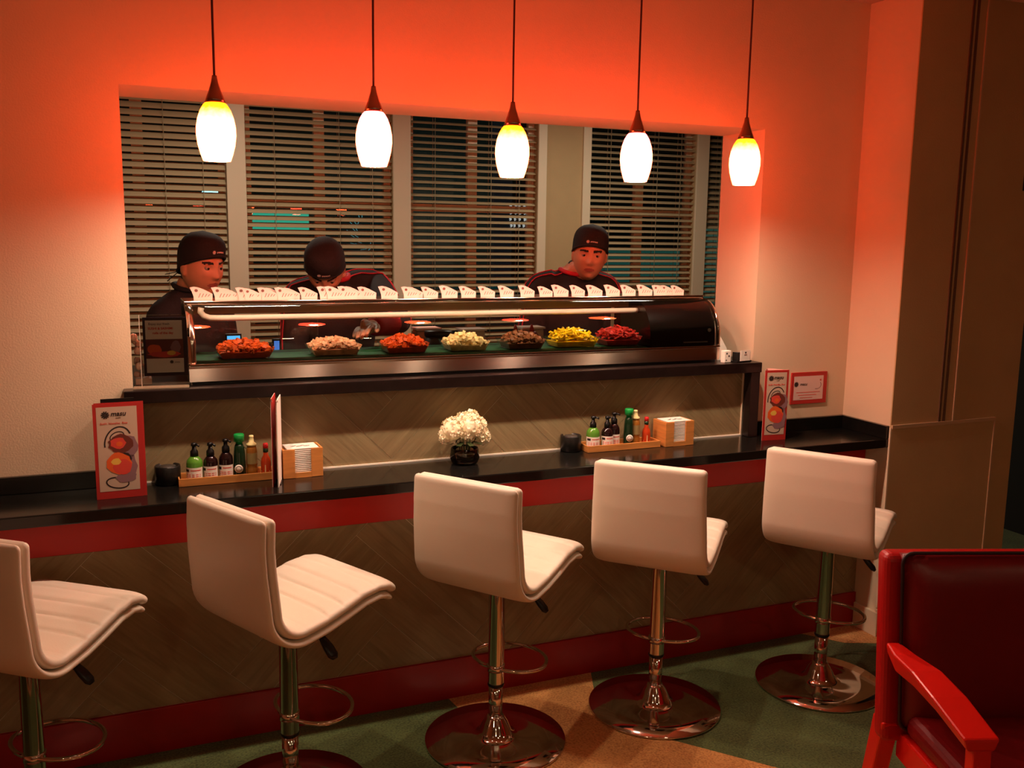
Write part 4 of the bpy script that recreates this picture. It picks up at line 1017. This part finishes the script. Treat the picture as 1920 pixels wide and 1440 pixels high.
# ---------------------------------------------------------------- people
M_SKIN = mat('skin', rgb(206, 140, 104), .5, var=.05, vscale=20)
M_BROW = mat('dark_eyebrow', rgb(40, 24, 18), .8)
M_LIP = mat('lip', rgb(160, 84, 72), .5)
M_HAIR = mat('dark_hair', rgb(28, 18, 15), .7)
M_HATM = mat('black_hat_cloth', rgb(30, 22, 22), .85, bump=.15, bscale=200)
M_JACKET = mat('black_jacket_cloth', rgb(30, 24, 25), .85, bump=.1, bscale=150)
M_STRIPE = mat('red_piping_cloth', rgb(190, 24, 40), .7)
M_REDCLOTH = mat('red_sleeve_cloth', rgb(176, 24, 32), .8)
M_TROUS = mat('dark_trousers', rgb(34, 32, 34), .85)
M_SHOE = mat('black_shoe', rgb(18, 17, 17), .5)
def head_geo():
    """head centred at the origin, facing -y, z up"""
    vs = []; fs = []; NU, NV = 56, 44
    G = lambda x, z, cx, cz, sx, sz: math.exp(-((x-cx)/sx)**2-((z-cz)/sz)**2)
    for i in range(NV+1):
        t = PI*i/NV
        for k in range(NU):
            a = 2*PI*k/NU; x, y, z = math.sin(t)*math.cos(a), math.sin(t)*math.sin(a), math.cos(t)
            nar = 1-.24*max(0, -z-.30)**1.2; w_ = .077*nar; 
            px = x*w_*(1+.05*max(0, z)); pz = z*.119
            py = y*(.094 if y < 0 else .102)
            if z < -.2 and y > 0: py *= 1-.55*min(1, (-z-.2)*1.2)       # nape
            if z < 0 and y < 0: py *= 1-.06*(-z)
            if y < 0:
                f = min(1, -y*1.6)
                dv = 0
                dv += .010*G(px, pz, 0, .006, .009, .022) + .021*G(px, pz, 0, -.022, .0125, .013) + .006*(G(px, pz, .011, -.027, .007, .008)+G(px, pz, -.011, -.027, .007, .008))
                dv -= .011*(G(px, pz, .031, .012, .016, .011)+G(px, pz, -.031, .012, .016, .011))
                dv += .005*(G(px, pz, .030, .031, .022, .007)+G(px, pz, -.030, .031, .022, .007)) + .003*G(px, pz, 0, .030, .012, .010)
                dv += .005*(G(px, pz, .042, -.016, .018, .016)+G(px, pz, -.042, -.016, .018, .016))
                dv += .0065*G(px, pz, 0, -.052, .024, .0055) + .0075*G(px, pz, 0, -.064, .020, .0055) - .004*G(px, pz, 0, -.058, .026, .003) - .004*G(px, pz, 0, -.077, .02, .006)
                dv += .010*G(px, pz, 0, -.096, .022, .014)
                py -= dv*f
            vs.append((px, py, pz))
    for i in range(NV):
        for k in range(NU): k2 = (k+1) % NU; fs.append((i*NU+k, (i+1)*NU+k, (i+1)*NU+k2, i*NU+k2))
    return vs, fs
SIDE = [Vector((1, 0, 0))]
def skin_mesh(chains, sub=2):
    """closed tapered limbs along the joint chains; overlapping limbs are fused later into one skin by the voxel remesh"""
    bb = B()
    for ch in chains:
        P = [Vector(p) for p, r in ch]; Rr = [r if isinstance(r, tuple) else (r, r) for p, r in ch]; N = len(P); pts = []
        for i in range(N-1):
            p0, p1, p2, p3 = P[max(i-1, 0)], P[i], P[i+1], P[min(i+2, N-1)]
            for k in range(5):
                t = k/5; w = t*t*(3-2*t)
                lnp = p1.lerp(p2, t); cat = .5*((2*p1)+(-p0+p2)*t+(2*p0-5*p1+4*p2-p3)*t*t+(-p0+3*p1-3*p2+p3)*t**3)
                pts.append((lnp.lerp(cat, .4), (Rr[i][0]+(Rr[i+1][0]-Rr[i][0])*w, Rr[i][1]+(Rr[i+1][1]-Rr[i][1])*w)))
        pts.append((P[-1], Rr[-1]))
        # rounded ends
        t0 = (pts[1][0]-pts[0][0]).normalized(); t1 = (pts[-1][0]-pts[-2][0]).normalized()
        e0 = [(pts[0][0]-t0*min(pts[0][1])*math.sin(R(a)), (pts[0][1][0]*math.cos(R(a)), pts[0][1][1]*math.cos(R(a)))) for a in (85, 60, 30)]
        e1 = [(pts[-1][0]+t1*min(pts[-1][1])*math.sin(R(a)), (pts[-1][1][0]*math.cos(R(a)), pts[-1][1][1]*math.cos(R(a)))) for a in (30, 60, 85)]
        pts = e0+pts+e1; n = 16; vs = []
        for i, (p, r) in enumerate(pts):
            t = (pts[min(i+1, len(pts)-1)][0]-pts[max(i-1, 0)][0]).normalized(); u = SIDE[0]-t*SIDE[0].dot(t)
            u = u.normalized() if u.length > .2 else t.orthogonal().normalized()
            v = t.cross(u)
            for k in range(n): a = 2*PI*k/n; vs.append(p+u*math.cos(a)*r[0]+v*math.sin(a)*r[1])
        fs = [(i*n+k, i*n+(k+1) % n, (i+1)*n+(k+1) % n, (i+1)*n+k) for i in range(len(pts)-1) for k in range(n)]
        fs += [tuple(range(n))[::-1], tuple((len(pts)-1)*n+k for k in range(n))]
        bb.add(vs, fs, 0, True)
    return bb
def mesh_data(me, xf=None):
    return me.v, me.f
def remesh(bb, vox, name='body', its=2):
    me = bpy.data.meshes.new(name); me.from_pydata([tuple(v) for v in bb.v], [], bb.f); o = bpy.data.objects.new('tmp', me); COL.objects.link(o)
    md = o.modifiers.new('r', 'REMESH'); md.mode = 'VOXEL'; md.voxel_size = vox; md.use_smooth_shade = True
    sm = o.modifiers.new('s', 'SMOOTH'); sm.factor = .5; sm.iterations = its
    bpy.context.view_layer.update()
    out = bpy.data.meshes.new_from_object(o.evaluated_get(bpy.context.evaluated_depsgraph_get()))
    bpy.data.objects.remove(o); out.name = name; return out
def hand_chains(wrist, direc, palmn, s=1.0, side=1, curl=.5):
    d = Vector(direc).normalized(); n = Vector(palmn).normalized(); n = (n-d*n.dot(d)).normalized(); a = d.cross(n)*side
    W = Vector(wrist); out = []
    out.append(([(W-d*.02, .024), (W+d*.02, (.022, .026)), (W+d*.055, (.016, .036)), (W+d*.080, (.012, .034))]))
    for k, (off, ln) in enumerate([(.028, .070), (.010, .080), (-.010, .076), (-.028, .060)]):
        p = W+d*.070+a*off; c = []; dd = d.copy()
        c.append((p-d*.02, .010))
        for q, f in enumerate((0, .42, .32, .26)):
            if q: dd = (dd+n*curl*.55).normalized(); p = p+dd*ln*f
            c.append((p.copy(), .0095-.0009*q))
        out.append(c)
    p = W+d*.022+a*.022; out.append([(p-a*.01, .012), (p+a*.018+d*.018, .0115), (p+a*.028+d*.040+n*.01, .0105), (p+a*.030+d*.062+n*.018, .009)])
    return out
def person(lab, base, J, hc, hrot, stripes=True, hands=True, sleeve_red=False, hat_ties=False, tieside=1):
    """J: joints dict in world space; hc: head centre; hrot: Euler of the head (faces -y at rest)"""
    root = thing('person', lab, 'person', base)
    bpy.context.view_layer.update()
    inv = Matrix.Translation(-Vector(base))
    L = lambda p: inv @ Vector(p)
    HM = Matrix.Translation(L(hc)) @ Euler(hrot, 'XYZ').to_matrix().to_4x4()
    pel, wai, che, nb = L(J['pelvis']), L(J['waist']), L(J['chest']), L(J['neck'])
    hb = HM @ Vector((0, .030, -.060))
    sl, sr, el, er, wl, wr = (L(J[k]) for k in ('shl', 'shr', 'ell', 'elr', 'wrl', 'wrr'))
    legs = [[(pel, (.150, .110)), (pel+Vector((s*.095, 0, -.10)), .090), (Vector((s*.11, -.01, .48)), .062), (Vector((s*.115, .02, .09)), .040)] for s in (-1, 1)]
    torso = [(pel, (.150, .110)), (wai, (.140, .105)), (che, (.155, .105)), (nb, (.062, .060)), (hb, (.056, .058))]
    SIDE[0] = (sr-sl).normalized()
    trap = che.lerp(nb, .75)
    arms = [[(trap, .055), (s_, .052), (e_, .042), (w_, .026)] for s_, e_, w_ in ((sl, el, wl), (sr, er, wr))]
    bb = B()
    v, f = mesh_data(skin_mesh([torso]+arms+legs)); bb.add(v, f)
    hv, hf = head_geo(); bb.add([HM @ Vector(q) for q in hv], hf)
    for s in (-1, 1):   # ears
        eb = B(); eb.ball((s*.079, .012, .000), .009, .019, .030, 12, 10); eb.ball((s*.080, .006, -.020), .007, .010, .013, 10, 8); bb.add([HM @ Vector(q) for q in eb.v], eb.f)
    if hands:
        for w_, e_, sd in ((wl, el, -1), (wr, er, 1)):
            for c in hand_chains(w_, (w_-e_), Vector((0, -.3, -1)), side=sd):
                v, f = mesh_data(skin_mesh([c], 1)); bb.add(v, f)
    me = remesh(bb, .0045)
    for m in (M_SKIN, M_BROW, M_LIP, M_HAIR): me.materials.append(m)
    HI = HM.inverted()
    for p in me.polygons:
        q = HI @ p.center
        if abs(q.x) < .12 and abs(q.y) < .14 and abs(q.z) < .14:
            if q.y < -.055:
                ax = abs(q.x)
                if .012 < ax < .052 and abs(q.z-(.033-.10*abs(ax-.034))) < .0048: p.material_index = 1
                elif ax < .025 and abs(q.z+.058) < .0095*(1-(ax/.027)**2)+.001: p.material_index = 2
            if q.y > .0 and q.z > -.05 and abs(q.x) > .0 and (q.y > .035 or q.z > .03): p.material_index = 3
        p.use_smooth = True
    body = bpy.data.objects.new('body', me); COL.objects.link(body); body.parent = root
    for s in (-1, 1):
        e = B(); e.ball((0, 0, 0), .0118, n=14, m=10); eo = e.build('eye', mat('eye_white', rgb(158, 140, 128), .25), body); eo.matrix_local = HM @ Matrix.Translation((s*.031, -.0725, .011))
        e2 = B().lathe([(0, 0), (.0052, 0), (.0048, .0012), (0, .0016)], 14).build('iris', mat('dark_iris', rgb(30, 18, 14), .2), body)
        e2.matrix_local = HM @ Matrix.Translation((s*.031, -.0832, .010)) @ Matrix.Rotation(PI/2, 4, 'X')
        ld = B(); vs2 = []; 
        for i in range(9):
            an = R(200+140*i/8)
            for r_, zz in ((.0126, .0), (.0128, .006)):
                vs2.append((r_*math.cos(an), r_*math.sin(an)*1.0-.0002, .0035+zz*.7+.0015*math.sin(R(180*i/8))))
        ld.add(vs2, [(2*i, 2*i+2, 2*i+3, 2*i+1) for i in range(8)], 0, True); lo_ = ld.build('eyelid', M_SKIN, body); lo_.matrix_local = HM @ Matrix.Translation((s*.031, -.0725, .011))
    # hat: soft round cap with a band, logo on the brow
    h = B(); vs = []; fs = []; NU, NV = 40, 16
    for i in range(NV+1):
        for k in range(NU):
            a = 2*PI*k/NU; y = math.sin(a); low = (.046 if y < 0 else .046) + .0; low = .050*(-y) if y < 0 else -.062*y
            low = .012+low*.9; t = i/NV; z0 = low; top = .150
            zz = z0+(top-z0)*t; rr = (1-max(0, (t-.35)/.65)**2.6)**.5 if t > .35 else 1
            wob = 1+.020*noise.noise(Vector((math.cos(a)*2, math.sin(a)*2, t*3)))
            vs.append((.0835*math.cos(a)*rr*wob*(1.0 if t > .02 else .985), .004+.103*math.sin(a)*rr*wob*(1.0 if t > .02 else .985), zz))
    for i in range(NV):
        for k in range(NU): k2 = (k+1) % NU; fs.append((i*NU+k, i*NU+k2, (i+1)*NU+k2, (i+1)*NU+k))
    fs.append(tuple(NV*NU+k for k in range(NU)))
    h.add(vs, fs, 0, True); hat = h.build('hat', M_HATM, root); hat.matrix_local = HM
    md = hat.modifiers.new('s', 'SOLIDIFY'); md.thickness = .003; md.offset = 1
    bd = B(); pts = []
    for k in range(40):
        a = 2*PI*k/40; y = math.sin(a); low = .050*(-y) if y < 0 else -.062*y; pts.append((.0845*math.cos(a), .004+.104*math.sin(a), .018+low*.9))
    bd.tube(pts, .0052, 6, closed=True); bd.build('hat_band', M_HATM, hat)
    lg_ = B(); M_LOGO = mat('pale_logo_print', rgb(226, 206, 196), .6)
    def onhat(x, z): return Vector((x, .004-.1075*math.sqrt(max(0, 1-(x/.085)**2)), z))
    c0 = onhat(-.020, .078)
    for k in range(8):
        a = 2*PI*k/8; lg_.obox(c0+Vector((.0045*math.cos(a), 0, .0045*math.sin(a))), (.0032*math.cos(a), 0, .0032*math.sin(a)), (0, .0006, 0), (-.0014*math.sin(a), 0, .0014*math.cos(a)))
    prevp = None
    for i, ch_ in enumerate([(-.006, .078), (-.001, .079), (.004, .0785), (.009, .079), (.014, .078), (.019, .0775), (.024, .077)]):
        p_ = onhat(*ch_); lg_.obox(p_, (.0017, 0, 0), (0, .0007, 0), (0, 0, .0030-.0006*(i % 2)))
    lg_.build('hat_logo', M_LOGO, hat)
    if hat_ties:
        tb = B(); s = tieside
        tb.tube([(s*.03, .106, -.03), (s*.05, .125, -.038), (s*.075, .135, -.045)], .005, 6, flat=.35); tb.tube([(s*.03, .106, -.03), (s*.045, .128, -.055), (s*.06, .14, -.075)], .005, 6, flat=.35); tb.ball((s*.03, .106, -.03), .010, n=8, m=6)
        tb.build('hat_ties', M_HATM, hat)
    # jacket over the same joints
    w1l, w1r = el.lerp(wl, .86), er.lerp(wr, .86)
    jt = [(pel+Vector((0, 0, .02)), (.172, .130)), (wai, (.162, .125)), (che, (.182, .125)), (che.lerp(nb, .60), (.130, .092)), (nb+Vector((0, 0, -.03)), (.074, .070))]
    ja = [[(nb+Vector((0, 0, -.045)), .050), (nb.lerp(s_, .55)+Vector((0, 0, .002)), .060), (s_, .070), (s_.lerp(e_, .5), .062), (e_, .055), (w_, .042)] for s_, e_, w_ in ((sl, el, w1l), (sr, er, w1r))]
    jm = skin_mesh([jt]+ja); v, f = mesh_data(jm); bb = B(); bb.add(v, f); jme = remesh(bb, .0085, 'jacket', 5)
    jme.materials.append(M_JACKET); jme.materials.append(M_REDCLOTH)
    for p in jme.polygons:
        p.use_smooth = True
        if sleeve_red and (p.center-w1r).length < .17 and (p.center-er).length > .10: p.material_index = 1
    jk = bpy.data.objects.new('jacket', jme); COL.objects.link(jk); jk.parent = root
    cm = B(); col = []
    for k in range(28):
        a = 2*PI*k/28; col.append(nb+Vector((.068*math.cos(a), .064*math.sin(a)-.004, .018-.022*max(0, -math.sin(a)))))
    cm.tube(col, .011, 8, closed=True); cm.build('collar', M_STRIPE if stripes else M_JACKET, jk)
    if stripes:
        bvh = BVHTree.FromPolygons([x.co.copy() for x in jme.vertices], [tuple(p.vertices) for p in jme.polygons])
        for s_, e_ in ((sl, el), (sr, er)):
            for off in (-.028, .010):
                path = []
                for t in [i/22 for i in range(23)]:
                    if t < .5: q = nb.lerp(s_, t*2)
                    else: q = s_.lerp(e_, (t-.5)*2)
                    side = (s_-nb); side.z = 0; side.normalize(); fw = Vector((0, -1, 0)); fw = (fw-side*fw.dot(side)).normalized()
                    up = Vector((0, 0, 1)) if t < .42 else (Vector((0, 0, 1)).lerp(side, min(1, (t-.42)*2.4)))
                    o_ = q+up.normalized()*.30+fw*(-off+.012); hit = bvh.ray_cast(o_, -up.normalized())
                    if hit[0] is not None: path.append(hit[0]+hit[1]*.002)
                if len(path) > 3: sb = B(); sb.tube(path, .0052, 6, flat=.6); sb.build('stripe', M_STRIPE, jk)
    tm_ = skin_mesh([[(q, (r[0]*1.10, r[1]*1.12) if isinstance(r, tuple) else r*1.22) for q, r in c] for c in legs]); v, f = mesh_data(tm_); bb = B(); bb.add(v, f, 0, True); bb.build('trousers', M_TROUS, root)
    for s in (-1, 1):
        sb = B(); sb.ball((s*.115, -.035, .045), .048, .135, .045, 16, 10); sb.box(s*.115-.045, s*.115+.045, -.16, .09, .001, .02); sb.build('shoe', M_SHOE, root, bevel=.004)
    return root
def joints(bx, by, lean, dz, face, sh=.185, chz=1.34, **kw):
    """upright figure at (bx,by) leaning toward face direction by 'lean' metres at the neck"""
    f = Vector((math.sin(face), -math.cos(face), 0)); r = Vector((math.cos(face), math.sin(face), 0))
    b0 = Vector((bx, by, 0))
    J = dict(pelvis=b0+Vector((0, 0, .93+dz)), waist=b0+f*lean*.35+Vector((0, 0, 1.10+dz)), chest=b0+f*lean*.75+Vector((0, 0, chz+dz)), neck=b0+f*lean+Vector((0, 0, chz+.165+dz)))
    c = J['chest']+Vector((0, 0, .085))
    J['shl'] = c-r*sh; J['shr'] = c+r*sh
    J['ell'] = J['shl']-r*.05+f*.02+Vector((0, 0, -.27)); J['elr'] = J['shr']+r*.05+f*.02+Vector((0, 0, -.27))
    J['wrl'] = J['ell']+f*.13+r*.08+Vector((0, 0, -.18)); J['wrr'] = J['elr']+f*.13-r*.08+Vector((0, 0, -.18))
    J.update(kw); return J
# right man: face to the viewer, head tilted
J = joints(-.90, 1.26, .07, -.005, R(-18), sh=.170, chz=1.375)
person('man in black cap and red-striped jacket, facing the diners at the right', (-.865, 1.22, 0), J, (-.885, 1.095, 1.622), (R(6), R(4), R(-24)))
# left man: turned to the right of the picture, plain black jacket
J = joints(-2.745, 1.24, .07, -.03, R(36), sh=.142, chz=1.30)
J['neck'] = Vector((-2.715, 1.16, 1.475))
person('man in black cap and plain black jacket at the left, looking right', (-2.745, 1.20, 0), J, (-2.675, 1.09, 1.562), (R(7), R(0), R(33)), stripes=False, hat_ties=True, tieside=-1)
# middle man: bowed over his work, one arm in the case
J = joints(-2.06, 1.40, .20, .0, R(-4), sh=.185, chz=1.30)
J['neck'] = Vector((-2.105, 1.22, 1.51))
J['chest'] = Vector((-2.07, 1.27, 1.36)); J['shl'] = Vector((-2.26, 1.28, 1.425)); J['shr'] = Vector((-1.895, 1.29, 1.475))
J['ell'] = Vector((-2.30, 1.12, 1.16)); J['wrl'] = Vector((-2.20, .95, 1.08))
J['elr'] = Vector((-1.90, .88, 1.345)); J['wrr'] = Vector((-2.085, .62, 1.35))
person('man with bowed head in black cap, reaching into the case with a red cuff', (-2.06, 1.40, 0), J, (-2.165, 1.10, 1.560), (R(50), R(0), R(-14)), sleeve_red=True)
